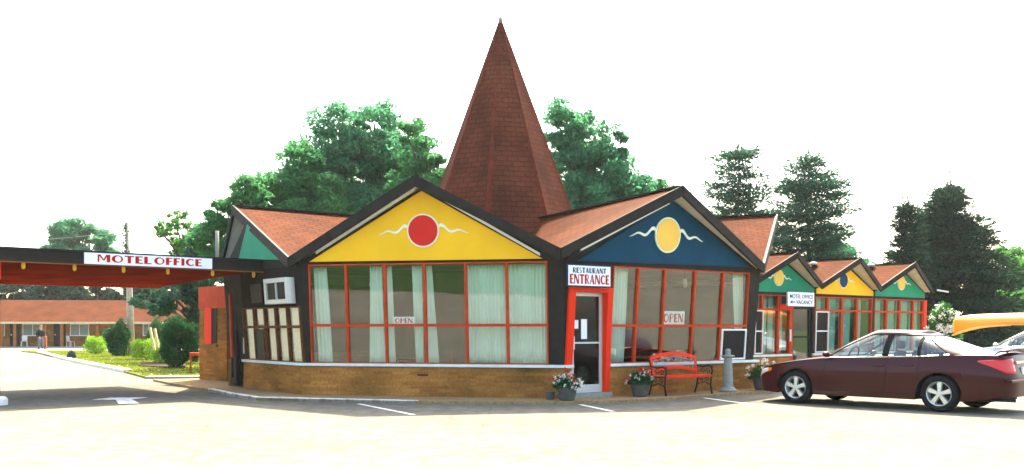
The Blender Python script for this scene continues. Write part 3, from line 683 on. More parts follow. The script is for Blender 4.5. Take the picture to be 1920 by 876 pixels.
fS = Fac(fB.ptf(0, 0, .3), fB.ptf(5, 0, .3)); u0, va = fS.px(1062, 537); u1, vb = fS.px(1144, 499); v1_ = va+.48
signboard('entrance_sign', 'white sign reading RESTAURANT ENTRANCE above the red framed door', fS, u0, u1, va+.0, vb, 0,
          [('RESTAURANT', .12, .88, .62, .86, 'signblue'), ('ENTRANCE', .05, .95, .13, .56, 'signred')], 'navy')
u0, v0 = fY.px(736, 608.5, -.03); u1, v1_ = fY.px(777, 594, -.03)
signboard('open_sign', 'smaller white OPEN sign in the third window under the yellow gable', fY, u0, u1, v0, v1_, -.09, [('OPEN', .1, .9, .2, .8, 'signred')], 'signwhite', False, .006)
u0, v0 = fB.px(1241, 609, -.03); u1, v1_ = fB.px(1286, 584, -.03)
signboard('open_sign', 'larger white OPEN sign in the window behind the bench', fB, u0, u1, v0, v1_, -.09, [('OPEN', .08, .92, .18, .82, 'signred')], 'signwhite', False, .006)

# ------------------------------------------------------------------ canopy
cA = V(-10.1, 19.7, 0); cB = V(-5.75, 23.58, 0); cd = (cB-cA).normalized(); cA = cA-cd*3.2; cn = V(-cd.y, cd.x, 0)
fc = Fac(cA, cB); LCa = fc.L; DEP = 6.3
can = thing('canopy', 'flat drive-through canopy with black fascia and red corrugated ceiling', 'canopy')
def zf(u): return 2.875+.0*u
mb = MB(); fc.box(mb, 0, LCa, 2.86, 3.12, -.06, 0, True); mb.build('fascia', M['black'], can)
mb = MB(); fc.box(mb, 0, LCa, 3.12, 3.145, -.08, .03, True); mb.build('flashing', M['darkmetal'], can)
mb = MB(); mb.grid(lambda u, v: fc.ptf(LCa*u, 2.93-.22*v, -.061-DEP*v), 24, 12, lambda u, v: (DEP*v, LCa*u)); mb.build('ceiling', M['corrugated'], can)
mb = MB(); fc.box(mb, 0, LCa, 2.66, 2.9, -DEP-.06, -DEP, True); mb.build('back_fascia', M['frame'], can)
mb = MB(); fc.box(mb, .0, LCa, 2.845, 2.861, -.10, .012, True); mb.build('trim', M['orangewood'], can)
mb = MB(); mb.prism([fc.ptf(0, 3.0, -.1), fc.ptf(LCa, 3.0, -.1), fc.ptf(LCa, 3.0, -DEP), fc.ptf(0, 3.0, -DEP)], (0, 0, .12)); mb.build('roof', M['darkbrown'], can)
for k, (x, y) in enumerate(((44, 503), (140, 505), (232, 509), (315, 512.5), (399, 516), (476, 517))):
    u_, v_ = fc.px(x, y, -.15); p = fc.ptf(u_, 2.86, -.16)
    mb = MB(); mb.lathe([(.015, .03), (.02, 0), (.036, -.02), (.04, -.09), (.028, -.13), (.008, -.14)], p, 12)
    l = mb.build('lamp', M['bulb'], can, smooth=True); mb = MB(); mb.lathe([(.035, .02), (.035, .06)], p, 12); mb.build('lamp_base', M['white'], l)
pp = gp(-6, 760); pm = MB(); pm.tube([V(pp.x, pp.y, .12), V(pp.x, pp.y, 2.5)], .06, 12); post = pm.build('post', M['darkbrown'], can)
pm = MB(); pm.tube([V(pp.x, pp.y, 2.5), V(pp.x, pp.y, 2.87)], .075, 12); pm.build('post_cap', M['red'], post)
pm = MB(); pm.lathe([(.2, 0), (.2, .12), (.16, .17), (.08, .18)], (pp.x, pp.y, 0), 14); pm.build('post_base', M['white'], post, bevel=.01)
# sign on fascia
u0 = fc.px(156, 488, .03)[0]; u1 = fc.px(398, 488, .03)[0]
signboard('motel_office_sign', 'long white sign reading MOTEL OFFICE on the canopy fascia', fc, u0, u1, 2.855, 3.118, .02, [('MOTEL', .1, .505, .24, .84, 'signred'), ('OFFICE', .525, .91, .24, .84, 'signred')], 'signblue', bt=.014)
mb = MB(); q = at(407, 26, z=3.0); mb.tube([q, V(q.x, q.y, at(407, 26, py=433).z)], .045, 10); tag(mb.build('vent_pipe', M['grey'], None, smooth=True), 'slim grey vent pipe rising behind the canopy beside the green gable', 'pipe')

# ------------------------------------------------------------------ brick pillar by the office
pr = V(-7.55, 26.35, 0); 
fp = Fac(gp(374, 712, .05), gp(425, 716, .05)); pil = thing('brick_pillar', 'brick pillar with bright red window recess under the canopy', 'pillar')
WP = fp.L; zt = 2.72
bw = MB(); brick_strip(bw, fp, 0, WP, 0, 2.1, 0, -.5); bw.build('brickwork', M['brick'], pil)
mb = MB(); fp.box(mb, -.003, WP+.05, 2.1, zt, -.5, .03, True); mb.build('top_band', M['frame'], pil)
mb = MB(); fp.box(mb, .24*WP, .5*WP, 1.08, 2.12, .001, .045, True); mb.build('red_panel', M['red'], pil)
mb = MB(); fp.box(mb, .5*WP, .66*WP, 1.12, 2.1, .001, .02, True); mb.build('pane', M['darkmetal'], pil)
mb = MB(); fp.box(mb, .2*WP, .7*WP, 1.0, 1.075, .001, .07, True); mb.build('ledge', M['brick'], pil)
# orange stand left of pillar
sx = gp(365, 700, .06); t = thing('orange_stand', 'small orange wooden stand beside the brick pillar', 'stand', sx, .3)
mb = MB(); mb.box(-.16, .2, -.2, .2, .58, .68); mb.build('top', M['frame'], t, bevel=.01)
for ax_ in (-.13, .17):
    for ay_ in (-.16, .16): mb = MB(); mb.box(ax_-.03, ax_+.03, ay_-.03, ay_+.03, 0, .58); mb.build('leg', M['orangewood'], t)

# ------------------------------------------------------------------ motel wing on the right
E0, E1, E2, E3 = V(6.55, 28.0, 0), V(9.1, 30.14, 0), V(11.65, 32.27, 0), V(14.2, 34.4, 0)
wing = thing('motel_wing', 'low motel wing with three small coloured gables joined to the restaurant', 'motel')
fw = Fac(E0, E3, .03, .78); Es = [0, fw.L/3, fw.L*2/3, fw.L]; back = -fw.n*7.5
WT = 2.6; cols_w = [('green', 'sunyellow'), ('yellow', 'navy'), ('green', 'sunyellow')]
for k in range(3):
    ua, ub = Es[k], Es[k+1]; um = (ua+ub)/2
    pa = fw.ptf(ua, 2.86, .3); pb = fw.ptf(ub, 2.86, .3); pk = fw.ptf(um, 3.7, .58)
    mb = MB(); mb.patch(pk, pk+back, pa+back, pa, 6, 4); mb.patch(pk+back, pk, pb, pb+back, 6, 4); mb.build('roof', M['shingle'], wing)
    dn = V(0, 0, -.08); mb = MB(); mb.patch(pa+dn, pa+back+dn, pk+back+dn, pk+dn, 3, 2); mb.patch(pb+back+dn, pb+dn, pk+dn, pk+back+dn, 3, 2); mb.build('soffit', M['soffit'], wing)
    mb = MB()
    for q, r in ((pa, pk), (pk, pb)):
        hd = V(r.x-q.x, r.y-q.y, 0).normalized(); n = V(hd.y, -hd.x, 0)*.045; up = V(0, 0, .03); lo = V(0, 0, -.15)
        mb.hexa([q+lo+n, r+lo+n, r+lo-n*.2, q+lo-n*.2, q+up+n, r+up+n, r+up-n*.2, q+up-n*.2])
    mb.build('rake_board', M['black'], wing)
    mb = MB(); mb.beam(pk+V(0, 0, .01), pk+back+V(0, 0, .01), .12, .03); mb.build('ridge_cap', M['darkbrown'], wing)
    mb = MB(); fw.poly(mb, [(ua+.002, 2.5), (ub-.002, 2.5), (ub-.002, 2.76), (um, 3.57), (ua+.002, 2.76)], -.1, 0); mb.build('gable_wall', M['black'], wing)
    mb = MB(); fw.poly(mb, [(ua+.06, 2.58), (ub-.06, 2.58), (ub-.06, 2.72), (um, 3.47), (ua+.06, 2.72)], .002, .03); mb.build('gable_panel', M[cols_w[k][0]], wing)
    px_, py_ = ((1461, 521), (1582, 526), (1691, 531))[k]; u, v = fw.px(px_, py_, .06); sun_emblem(fw, u, v, .215, cols_w[k][1], wing, .42)
# windows of the wing
def WX(x): return fw.px(x, 620)[0]
VRW = fw.px(1600, 583.5)[1]; VTW = 2.5
bays = [[1412, 1427, 1458, 1480], [1526, 1550, 1577, 1605, 1633], [1637, 1660, 1685, 1710, 1729]]
for cs_ in bays:
    for a, b in zip(cs_[:-1], cs_[1:]): window(fw, WX(a)+.002, WX(b)-.002, .78, VRW, VTW, wing, m=.05)
for (a, b) in ((1413, 1428), (1527, 1551)):
    small_frame(fw, WX(a), WX(b), .8, VRW-.03, wing, m=.035, fill='darkmetal', w1=.06, name='window_unit', mid=1.45)
mb = MB(); fw.box(mb, WX(1521), WX(1526), .1, 2.5, -.1, .03); mb.build('corner_post', M['black'], wing); mb = MB(); fw.box(mb, WX(1633), WX(1637), .1, 2.5, -.1, .03); mb.build('corner_post', M['black'], wing)
mb = MB(); fw.box(mb, WX(1729), WX(1734), .1, 2.5, -.1, .05); mb.build('corner_post', M['red'], wing)
mb = MB(); fw.box(mb, WX(1734), fw.L, .1, 2.5, -.1, .02); mb.build('corner_post', M['black'], wing); mb = MB(); fw.box(mb, 0, WX(1412), .1, 2.5, -.1, .02); mb.build('corner_post', M['black'], wing)
for (a, b) in ((0, WX(1481)), (WX(1521), fw.L)):
    mb = MB(); brick_strip(mb, fw, a, b, 0, .72, .05, -.15); mb.build('brick_wall', M['brick'], wing)
    mb = MB(); fw.box(mb, a, b, .72, .78, -.15, .1, True); mb.build('window_sill', M['sill'], wing)
a, b = WX(1485), WX(1521)
mb = MB(); fw.box(mb, a, a+.09, .1, 2.2, -.06, .0, True); fw.box(mb, b-.09, b, .1, 2.2, -.06, 0, True); fw.box(mb, a+.09, b-.09, 2.1, 2.2, -.06, -.004, True); fw.box(mb, a+.09, b-.09, .1, .3, -.06, -.004, True); fw.box(mb, a+.09, b-.09, 1.25, 1.3, -.06, -.004, True)
wd = mb.build('door', M['darkmetal'], wing); mb = MB(); fw.box(mb, a+.09, b-.09, .3, 2.1, -.03, -.024, True); mb.build('pane', M['glass'], wd)
mb = MB(); fw.box(mb, WX(1480), WX(1485), .1, 2.2, -.06, .05, True); wf = mb.build('door_frame', M['frame'], wing)
mb = MB(); fw.box(mb, WX(1459), WX(1484), VRW-.0, VRW+.16, .055, .09, True); mb.build('red_panel', M['red'], wing)
mb = MB(); fw.box(mb, WX(1478), WX(1480), 1.15, 1.5, .06, .09, True); mb.build('wall_light', M['white'], wing)
mb = MB(); fw.box(mb, a, b, 2.2, 2.5, -.06, 0); mb.build('header', M['darkbrown'], wing)
mb = MB(); mb.add([fw.ptf(0, .1, -.1), fw.ptf(fw.L, .1, -.1), fw.ptf(fw.L, .1, -7), fw.ptf(0, .1, -7)], [(0, 1, 2, 3)]); mb.build('floor', M['floor'], wing)
mb = MB(); fw.box(mb, 0, fw.L, 0, 2.7, -7.1, -7, True); fw.box(mb, fw.L-.1, fw.L, 0, 2.55, -7, -.11, True); fw.box(mb, 0, .1, 0, 2.55, -7, -.11, True); mb.build('side_wall', M['darkbrown'], wing)
mb = MB(); fw.box(mb, .1, fw.L-.1, .1, 2.5, -2.6, -2.5, True); mb.build('inner_wall', M['interior'], wing)
mb = MB(); fw.box(mb, 0.1, fw.L-.1, 2.5, 2.54, -7, -.12, True); mb.build('ceiling', M['interior'], wing)
def gutter(p): 
    mb = MB(); mb.beam(p, p+V(.35, -.1, -.07), .06, .05); gt_ = mb.build('wall_light', M['white'], wing)
    mb = MB(); mb.beam(fw.ptf(fw.L-.02, p.z-.02, -.2), p+V(.02, 0, 0), .03, .03); mb.build('bracket', M['black'], gt_)
gutter(at(1757, 34.0, py=544))
gw = 'teal curtains behind the motel wing windows'
wcur = [(1429, 1445, 'left of the red frame in the first bay'), (1447, 1457, 'beside the middle mullion of the first bay'), (1463, 1474, 'just left of the wing door'),
        (1531, 1546, 'in the first window of the yellow bay'), (1553, 1573, 'in the second window of the yellow bay'), (1581, 1602, 'in the third window of the yellow bay'), (1611, 1620, 'in the last window of the yellow bay'),
        (1640, 1657, 'in the first window of the last bay'), (1663, 1683, 'in the second window of the last bay'), (1688, 1707, 'in the third window of the last bay'), (1712, 1727, 'in the window beside the red end post')]
for a, b, l in wcur: curtain(fw, WX(a), WX(b), .8, 2.46, M['tealcurtain'], 'teal curtain '+l, -.16, group=gw)
# vacancy sign with block letters
def text_mesh(s, size, bold=.0):
    c = bpy.data.curves.new('t', 'FONT'); c.body = s; c.size = size; c.extrude = .004; c.offset = bold; c.align_x = 'LEFT'
    o = bpy.data.objects.new('t', c); col.objects.link(o); dg = bpy.context.evaluated_depsgraph_get(); me = bpy.data.meshes.new_from_object(o.evaluated_get(dg))
    bpy.data.objects.remove(o); return me
u0, v0 = fw.px(1477, 574, .45); u1, v1 = fw.px(1527, 549, .45)
t = thing('vacancy_sign', 'white hanging sign reading MOTEL OFFICE VACANCY with an arrow over the wing door', 'sign')
mb = MB(); fw.box(mb, u0, u1, v0, v1, .45, .5, True); mb.build('board', M['signwhite'], t, bevel=.004)
mb = MB(); fw.box(mb, u0-.012, u1+.012, v0-.012, v0, .45, .51, True); fw.box(mb, u0-.012, u1+.012, v1, v1+.012, .45, .51, True); mb.build('rim', M['darkmetal'], t)
mb = MB(); fw.box(mb, u0+.1, u0+.13, v1+.012, 2.6, .47, .49, True); fw.box(mb, u1-.13, u1-.1, v1+.012, 2.6, .47, .49, True); mb.build('bracket', M['darkmetal'], t)
def put_text(s, fac, ua, ub, va, vb, w, mat, parent, bold=.02):
    me = text_mesh(s, 1.0, bold); co = np.zeros(len(me.vertices)*3); me.vertices.foreach_get('co', co); co = co.reshape(-1, 3)
    mn, mx = co.min(0), co.max(0); X = ua+(co[:, 0]-mn[0])/(mx[0]-mn[0])*(ub-ua); Y_ = va+(co[:, 1]-mn[1])/(mx[1]-mn[1])*(vb-va); Z = w+(co[:, 2]-mn[2])*.6
    P = np.array([list(fac.ptf(a, b, c)) for a, b, c in zip(X, Y_, Z)]); me.vertices.foreach_set('co', P.ravel()); me.update(); me.materials.clear(); me.materials.append(mat)
    o = bpy.data.objects.new('lettering', me); col.objects.link(o); o.parent = parent; return o
W_ = u1-u0; H_ = v1-v0
put_text('MOTEL OFFICE', fw, u0+.07*W_, u0+.95*W_, v0+.56*H_, v0+.83*H_, .501, M['signblue'], t, .004)
put_text('VACANCY', fw, u0+.31*W_, u0+.93*W_, v0+.16*H_, v0+.43*H_, .501, M['signblue'], t, .004)
mb = MB(); yy = v0+.29*H_; mb.prism([fw.ptf(u0+.07*W_, yy, .506), fw.ptf(u0+.16*W_, yy-.045, .506), fw.ptf(u0+.16*W_, yy+.045, .506)], -fw.n*.004)
fw.box(mb, u0+.16*W_, u0+.28*W_, yy-.012, yy+.012, .502, .506, True); mb.build('arrow', M['signblue'], t)
# roof vents
for (x, y, lab) in ((1525, 497, 'first and second wing gables'), (1633, 500, 'second and third wing gables')):
    p = at(x, 31.5 if x < 1600 else 33.8, py=y); t = thing('roof_vent', 'small metal roof vent in the valley between the '+lab, 'vent', p, group='roof vents on the wing')
    mb = MB(); mb.lathe([(.06, -.3), (.06, .0)], (0, 0, 0), 10); mb.build('pipe', M['darkmetal'], t)
    mb = MB(); mb.lathe([(.13, 0), (.14, .05), (.03, .12)], (0, 0, 0), 12); mb.build('cap', M['grey'], t)

# ------------------------------------------------------------------ far motel on the left
mot = thing('motel_row', 'long low brick motel row with orange shingle roof beyond the driveway', 'motel')
mA, mBp = V(-62, 78.0+.8, 0), V(-25.2, 82.6, 0); fm_ = Fac(mA, mBp); Lm = fm_.L; ev = 2.08
def MX(x): return fm_.px(x, 630)[0]
mb = MB(); brick_strip(mb, fm_, 0, Lm, 0, ev+.1, -1.0, -6.5); mb.build('brick_wall', M['brick'], mot)
mb = MB(); A_, B_, C_, D_ = fm_.ptf(0, ev, .6), fm_.ptf(Lm, ev, .6), fm_.ptf(Lm, 3.98, -3.4), fm_.ptf(0, 3.98, -3.4); mb.patch(A_, B_, C_, D_, 20, 4)
A2, B2_ = fm_.ptf(0, ev, -7.4), fm_.ptf(Lm, ev, -7.4); mb.patch(B2_, A2, D_, C_, 20, 4); mb.build('roof', M['shingle'], mot)
mb = MB(); mb.add([fm_.ptf(Lm, ev, .6), fm_.ptf(Lm, ev, -7.4), fm_.ptf(Lm, 3.98, -3.4), fm_.ptf(0, ev, .6), fm_.ptf(0, ev, -7.4), fm_.ptf(0, 3.98, -3.4)], [(0, 1, 2), (3, 5, 4)]); mb.build('gable_wall', M['orangewood'], mot)
mb = MB(); fm_.box(mb, 0, Lm, ev-.14, ev+.03, .6, .68, True); mb.build('fascia', M['stake'], mot)
mb = MB(); fm_.box(mb, 0, Lm, ev-.06, ev-.01, -1, .6, True); mb.build('soffit', M['soffit'], mot)
for x in (7, 31.5, 88, 119, 186, 238, 294, 340): mb = MB(); u = MX(x); fm_.box(mb, u-.11, u+.11, .08, ev-.06, .3, .48, True); mb.build('post', M['orangewood'], mot)
def mdoor(x0, x1):
    mb = MB(); fm_.box(mb, MX(x0), MX(x1), .08, 2.0, -1, -.93, True); d = mb.build('door', M['darkmetal'], mot); mb = MB(); fm_.box(mb, MX(x0)+.08, MX(x0)+.16, 1.0, 1.1, -.93, -.88, True); mb.build('handle', M['alu'], d)
def mwin(x0, x1):
    mb = MB(); a, b = MX(x0), MX(x1); fm_.box(mb, a, b, .95, 1.02, -1, -.92, True); fm_.box(mb, a, b, 1.9, 1.97, -1, -.92, True); fm_.box(mb, a, a+.06, 1.02, 1.9, -1, -.92, True); fm_.box(mb, b-.06, b, 1.02, 1.9, -1, -.92, True); fm_.box(mb, (a+b)/2-.03, (a+b)/2+.03, 1.02, 1.9, -1, -.925, True)
    w = mb.build('window', M['white'], mot); mb = MB(); fm_.box(mb, a+.06, b-.06, 1.02, 1.9, -1, -.96, True); mb.build('pane', M['grey'], w)
for a, b in ((-60, -38), (10, 30), (93, 115), (210, 229), (310, 330)): mdoor(a, b)
for a, b in ((-30, 0), (34, 72), (124, 160), (262, 285)): mwin(a, b)
for k, (x, rz, lab) in enumerate(((44, .6, 'between the first and second motel doors'), (131, -.5, 'right of the second motel door'))):
    p = fm_.ptf(MX(x), .08, -.15); chair(p, math.pi+rz, 'white plastic chair on the motel walk '+lab, M['plastic'], 'white chairs on the motel walk', 'plastic_chair')

# ------------------------------------------------------------------ plants
def leafmesh(name, P, size, mat, parent, elong=1.0, up=.0, seed=0, dirs=None):
    r = np.random.default_rng(seed+len(P)); n = len(P); P = np.asarray(P, dtype=float)
    a = r.normal(0, 1, (n, 3)); 
    if dirs is not None: a = dirs+a*.45
    a /= np.linalg.norm(a, axis=1)[:, None]; b = r.normal(0, 1, (n, 3)); b -= a*(a*b).sum(1)[:, None]
    b /= np.linalg.norm(b, axis=1)[:, None]; s = (size*r.uniform(.6, 1.35, n))[:, None]; A = a*s*elong; B = b*s/elong**.5*.55
    v = np.stack([P-A*.5, P+B*.5-A*.05, P+A*.5, P-B*.5-A*.05], 1).reshape(-1, 3)
    me = bpy.data.meshes.new(name); me.vertices.add(n*4); me.vertices.foreach_set('co', v.ravel()); me.loops.add(n*4); me.loops.foreach_set('vertex_index', np.arange(n*4))
    me.polygons.add(n); me.polygons.foreach_set('loop_start', np.arange(n)*4); me.polygons.foreach_set('loop_total', np.full(n, 4)); me.update(); me.validate()
    me.materials.append(mat); o = bpy.data.objects.new(name, me); col.objects.link(o)
    if parent: o.parent = parent
    return o
def trunk_mb(h, r0, r1, lean=(0, 0), seed=0):
    rr = random.Random(seed); pts = []; 
    for i in range(9): t = i/8; pts.append((lean[0]*t+rr.uniform(-.06, .06)*t*h*.1, lean[1]*t+rr.uniform(-.06, .06)*t*h*.1, h*t))
    return pts, [r0*(1-i/8)+r1*i/8 for i in range(9)]
def broadleaf(name, label, base, h, lobes, mat, leaf=.2, n=26000, clump=.55, seed=1, r0=.22, group=None, fill=.45, barkm='bark', pc=130):
    """lobes: (dx, dy, z, rx, rz) ellipsoids relative to base"""
    r = np.random.default_rng(seed); t = thing(name, label, 'tree', base, group=group)
    vol = np.array([l[3]**2*l[4] for l in lobes])**.75; vol /= vol.sum(); P = []; D = []; ends = []
    ncl = max(8, int(n/pc)); per = int(n/ncl)
    for k in range(ncl):
        l = lobes[r.choice(len(lobes), p=vol)]; d = r.normal(0, 1, 3); d /= np.linalg.norm(d); q = r.uniform(fill, 1.12)**.5
        c = np.array([l[0], l[1], l[2]])+d*np.array([l[3], l[3], l[4]])*q; ends.append(c)
        cr = clump*.78*r.uniform(.4, 1.5); x = r.normal(0, 1, (per, 3)); x /= np.linalg.norm(x, axis=1)[:, None]; rad = r.uniform(.15, 1.0, (per, 1))**.6
        x = x*rad*np.array([1, 1, .62])*cr; P.append(c+x); D.append(x/cr*.5+d*.2+r.normal(0, .5, x.shape))
    P = np.concatenate(P); D = np.concatenate(D); leafmesh('crown', P, leaf, mat, t, 1.25, seed=seed, dirs=D)
    mb = MB(); top = max(l[2]+l[4]*.3 for l in lobes); pts, rad = trunk_mb(top, r0, r0*.2, (0, 0), seed); mb.tube(pts, rad, 9)
    for e in ends[::max(1, len(ends)//26)]:
        z0_ = max(.25*top, min(top*.85, e[2]*.62)); s0 = V(0, 0, z0_); e = Vector(e); m_ = s0.lerp(e, .5)+V(0, 0, .15*(e-s0).length)
        mb.tube([s0, m_, e], [r0*.4, r0*.24, r0*.06], 6)
    mb.build('trunk', M[barkm], t, smooth=True); return t
def conifer(name, label, base, h, rad, mat, n_wh=26, seed=1, zstart=.12, droop=-.1, tuft=.22, dens=1.0, shape=1.0, r0=.16, jag=.3, group=None, leader=(0, 0), leaf=.15):
    r = np.random.default_rng(seed); t = thing(name, label, 'tree', base, group=group); mb = MB(); dens *= 1.4
    pts, rr = trunk_mb(h, r0, .02, leader, seed); mb.tube(pts, rr, 8); P = []; D = []
    for i in range(n_wh):
        f = zstart+(1-zstart)*(i+r.uniform(-.3, .3))/n_wh; f = min(max(f, zstart), .985); z = h*f
        env = rad*((1-f)**(.75*shape))*(min(1, (f-zstart)/.12+.55)); nb = int(r.integers(5, 8)); a0 = r.uniform(0, 6.28)
        for k in range(nb):
            a = a0+k*2*math.pi/nb+r.normal(0, .2); L = env*(1+r.normal(0, jag)); L = min(max(.15, L), env*1.3)
            d = np.array([math.cos(a), math.sin(a), 0]); s = np.array([leader[0]*f, leader[1]*f, z]); up = droop*L+r.normal(0, .06)*L
            e = s+d*L+np.array([0, 0, up]); mid = s+d*L*.55+np.array([0, 0, up*.3+.04*L]); mb.tube([s, mid, e], [max(.012, r0*.22*(1-f)+.012), .015, .006], 5, False)
            m = max(3, int(L/.16*dens))
            for j in range(m):
                q = .22+.8*(j+r.uniform(0, 1))/m; c = s+(mid-s)*min(1, q/.55) if q < .55 else mid+(e-mid)*(q-.55)/.45
                side = np.array([-d[1], d[0], 0])*r.normal(0, .22)*L*(1.15-q)**.5; c = c+side; tu = tuft*r.uniform(.7, 1.3); nl = int(10*dens)+6
                x = r.normal(0, 1, (nl, 3))*np.array([1, 1, .42])*tu; P.append(c+x); D.append(d*.6+x/tu*.8+np.array([0, 0, .25]))
    x = r.normal(0, 1, (60, 3))*np.array([.1, .1, .35]); P.append(np.array([leader[0], leader[1], h-.15])+x); D.append(np.tile([0, 0, 1.], (60, 1)))
    leafmesh('crown', np.concatenate(P), leaf, mat, t, 1.9, seed=seed, dirs=np.concatenate(D)); mb.build('trunk', M['bark'], t, smooth=True); return t
def TR(px, Y): return V((px-960)/F*Y, Y, -.02)
def zz(py, Y): return H+(HZ-py)/F*Y
def lob(px, py, rpx, rpz, Y, bpx, dy=0): return ((px-bpx)/F*Y, dy, zz(py, Y), rpx/F*Y, rpz/F*Y)
Y = 44
broadleaf('broadleaf_tree', 'tallest leafy tree left of the spire with rounded teal green crown', TR(700, Y), 12,
    [lob(640, 245, 48, 50, Y, 700), lob(700, 255, 62, 58, Y, 700), lob(665, 330, 105, 80, Y, 700, 1), lob(760, 300, 55, 60, Y, 700, -.5), lob(600, 330, 60, 60, Y, 700, -1), lob(770, 370, 70, 60, Y, 700), lob(640, 400, 90, 60, Y, 700), lob(700, 400, 110, 70, Y, 700), lob(690, 320, 90, 80, Y, 700)], M['leaf_teal'], .20, 62000, .7, 11, group='leafy trees behind the restaurant')
Y = 41
broadleaf('broadleaf_tree', 'lower bushy tree between the left green gable and the tallest tree', TR(540, Y), 9,
    [lob(560, 310, 38, 38, Y, 540), lob(530, 355, 48, 40, Y, 540), lob(585, 370, 60, 50, Y, 540), lob(510, 400, 45, 35, Y, 540), lob(590, 430, 80, 60, Y, 540)], M['leaf_mid'], .18, 34000, .55, 12, group='leafy trees behind the restaurant')
Y = 38
broadleaf('broadleaf_tree', 'dark green tree standing right above the left end gable of the restaurant', TR(440, Y), 8,
    [lob(468, 372, 26, 34, Y, 440), lob(430, 410, 38, 34, Y, 440), lob(405, 455, 42, 36, Y, 440), lob(470, 420, 40, 40, Y, 440)], M['leaf_mid'], .17, 15000, .42, 13, group='leafy trees behind the restaurant')
Y = 40
broadleaf('broadleaf_tree', 'leafy tree touching the left edge of the spire', TR(800, Y), 9,
    [lob(775, 265, 24, 42, Y, 800), lob(808, 330, 34, 42, Y, 800), lob(780, 350, 50, 45, Y, 800)], M['leaf_mid'], .18, 13000, .42, 14, group='leafy trees behind the restaurant')
Y = 40
broadleaf('broadleaf_tree', 'tall teal tree right behind the right side of the spire', TR(1080, Y), 11,
    [lob(1055, 240, 34, 48, Y, 1080), lob(1100, 270, 42, 55, Y, 1080), lob(1130, 330, 60, 60, Y, 1080), lob(1070, 340, 60, 60, Y, 1080), lob(1150, 265, 22, 36, Y, 1080), lob(1170, 350, 45, 45, Y, 1080), lob(1110, 380, 80, 40, Y, 1080), lob(1100, 400, 90, 60, Y, 1080)], M['leaf_teal'], .18, 44000, .56, 15, group='leafy trees behind the restaurant')
Y = 46
broadleaf('broadleaf_tree', 'small sparse tree top above the blue gable ridge', TR(1225, Y), 9,
    [lob(1235, 360, 30, 24, Y, 1225), lob(1210, 372, 34, 24, Y, 1225)], M['leaf_mid'], .15, 6000, .3, 16, pc=80, group='leafy trees behind the restaurant')
Y = 50
conifer('pine_tree', 'left one of the two tall dark pines right of the blue gable', TR(1384, Y), zz(272, Y), 2.15, M['leaf_pine'], 20, 21, .25, .16, .27, .85, .42, .17, .42, group='tall pines behind the wing')
Y = 48
conifer('pine_tree', 'right and wider one of the two tall pines behind the wing gables', TR(1515, Y), zz(290, Y), 3.2, M['leaf_pine'], 22, 27, .2, .12, .28, .9, .6, .18, .42, group='tall pines behind the wing')
Y = 52
broadleaf('broadleaf_tree', 'low pale tree showing between the pines and the dark spruce', TR(1600, Y), 8, [lob(1590, 500, 45, 32, Y, 1600), lob(1560, 480, 40, 40, Y, 1600)], M['leaf_teal'], .2, 9000, .5, 17)
Y = 45
conifer('spruce_tree', 'large dark spruce with dense drooping branches right of the wing', TR(1778, Y), zz(346, Y), 3.5, M['leaf_dark'], 32, 24, .03, -.04, .27, 1.1, .95, .2, .42)
Y = 43
conifer('spruce_tree', 'slimmer dark spruce with a lone leader left of the large spruce', TR(1700, Y), zz(378, Y), 1.6, M['leaf_dark'], 22, 25, .05, -.05, .22, 1.0, 1.25, .14, .3)
Y = 56
for k, (x, y, w_, hh, mt, lab) in enumerate(((1880, 520, 48, 55, 'leaf_light', 'light green leafy tree at the right edge behind the canoe'), (1945, 530, 60, 55, 'leaf_light', 'leafy tree cut by the right picture edge'), (1850, 575, 40, 40, 'leaf_dark', 'dark bush under the right hand leafy trees'), (1915, 585, 60, 30, 'leaf_light', 'bright green bush low behind the canoe'))):
    broadleaf('broadleaf_tree' if k < 2 else 'bush', lab, TR(x, Y-k*2), 7, [lob(x, y, w_, hh, Y, x), lob(x-20, y+35, w_*.8, hh*.7, Y, x), lob(x+25, y+30, w_*.8, hh*.7, Y, x)], M[mt], .2, 12000, .5, 30+k, r0=.15)
# left far trees
Y = 105
broadleaf('broadleaf_tree', 'hazy rounded tree far away above the canopy at the left', TR(150, Y), 13,
    [lob(125, 440, 28, 28, Y, 150), lob(165, 455, 40, 32, Y, 150), lob(130, 480, 45, 30, Y, 150), lob(180, 480, 30, 26, Y, 150)], M['leaf_teal'], .42, 14000, 1.0, 41, .35)
Y = 52
broadleaf('broadleaf_tree', 'thin sparse tree rising behind the MOTEL OFFICE sign', TR(352, Y), 8,
    [lob(335, 430, 40, 30, Y, 352), lob(312, 430, 22, 14, Y, 352), lob(355, 460, 30, 22, Y, 352), lob(345, 470, 28, 20, Y, 352)], M['leaf_light'], .15, 5200, .26, 42, .14, pc=60)
Y = 44
broadleaf('broadleaf_tree', 'shady tree with low hanging branches beyond the brick pillar', TR(366, Y), 6,
    [lob(385, 450, 28, 26, Y, 366), lob(330, 560, 60, 30, Y, 366), lob(375, 560, 40, 45, Y, 366), lob(290, 565, 36, 24, Y, 366), lob(385, 500, 50, 40, Y, 366)], M['leaf_pine'], .16, 15000, .38, 43, .15)
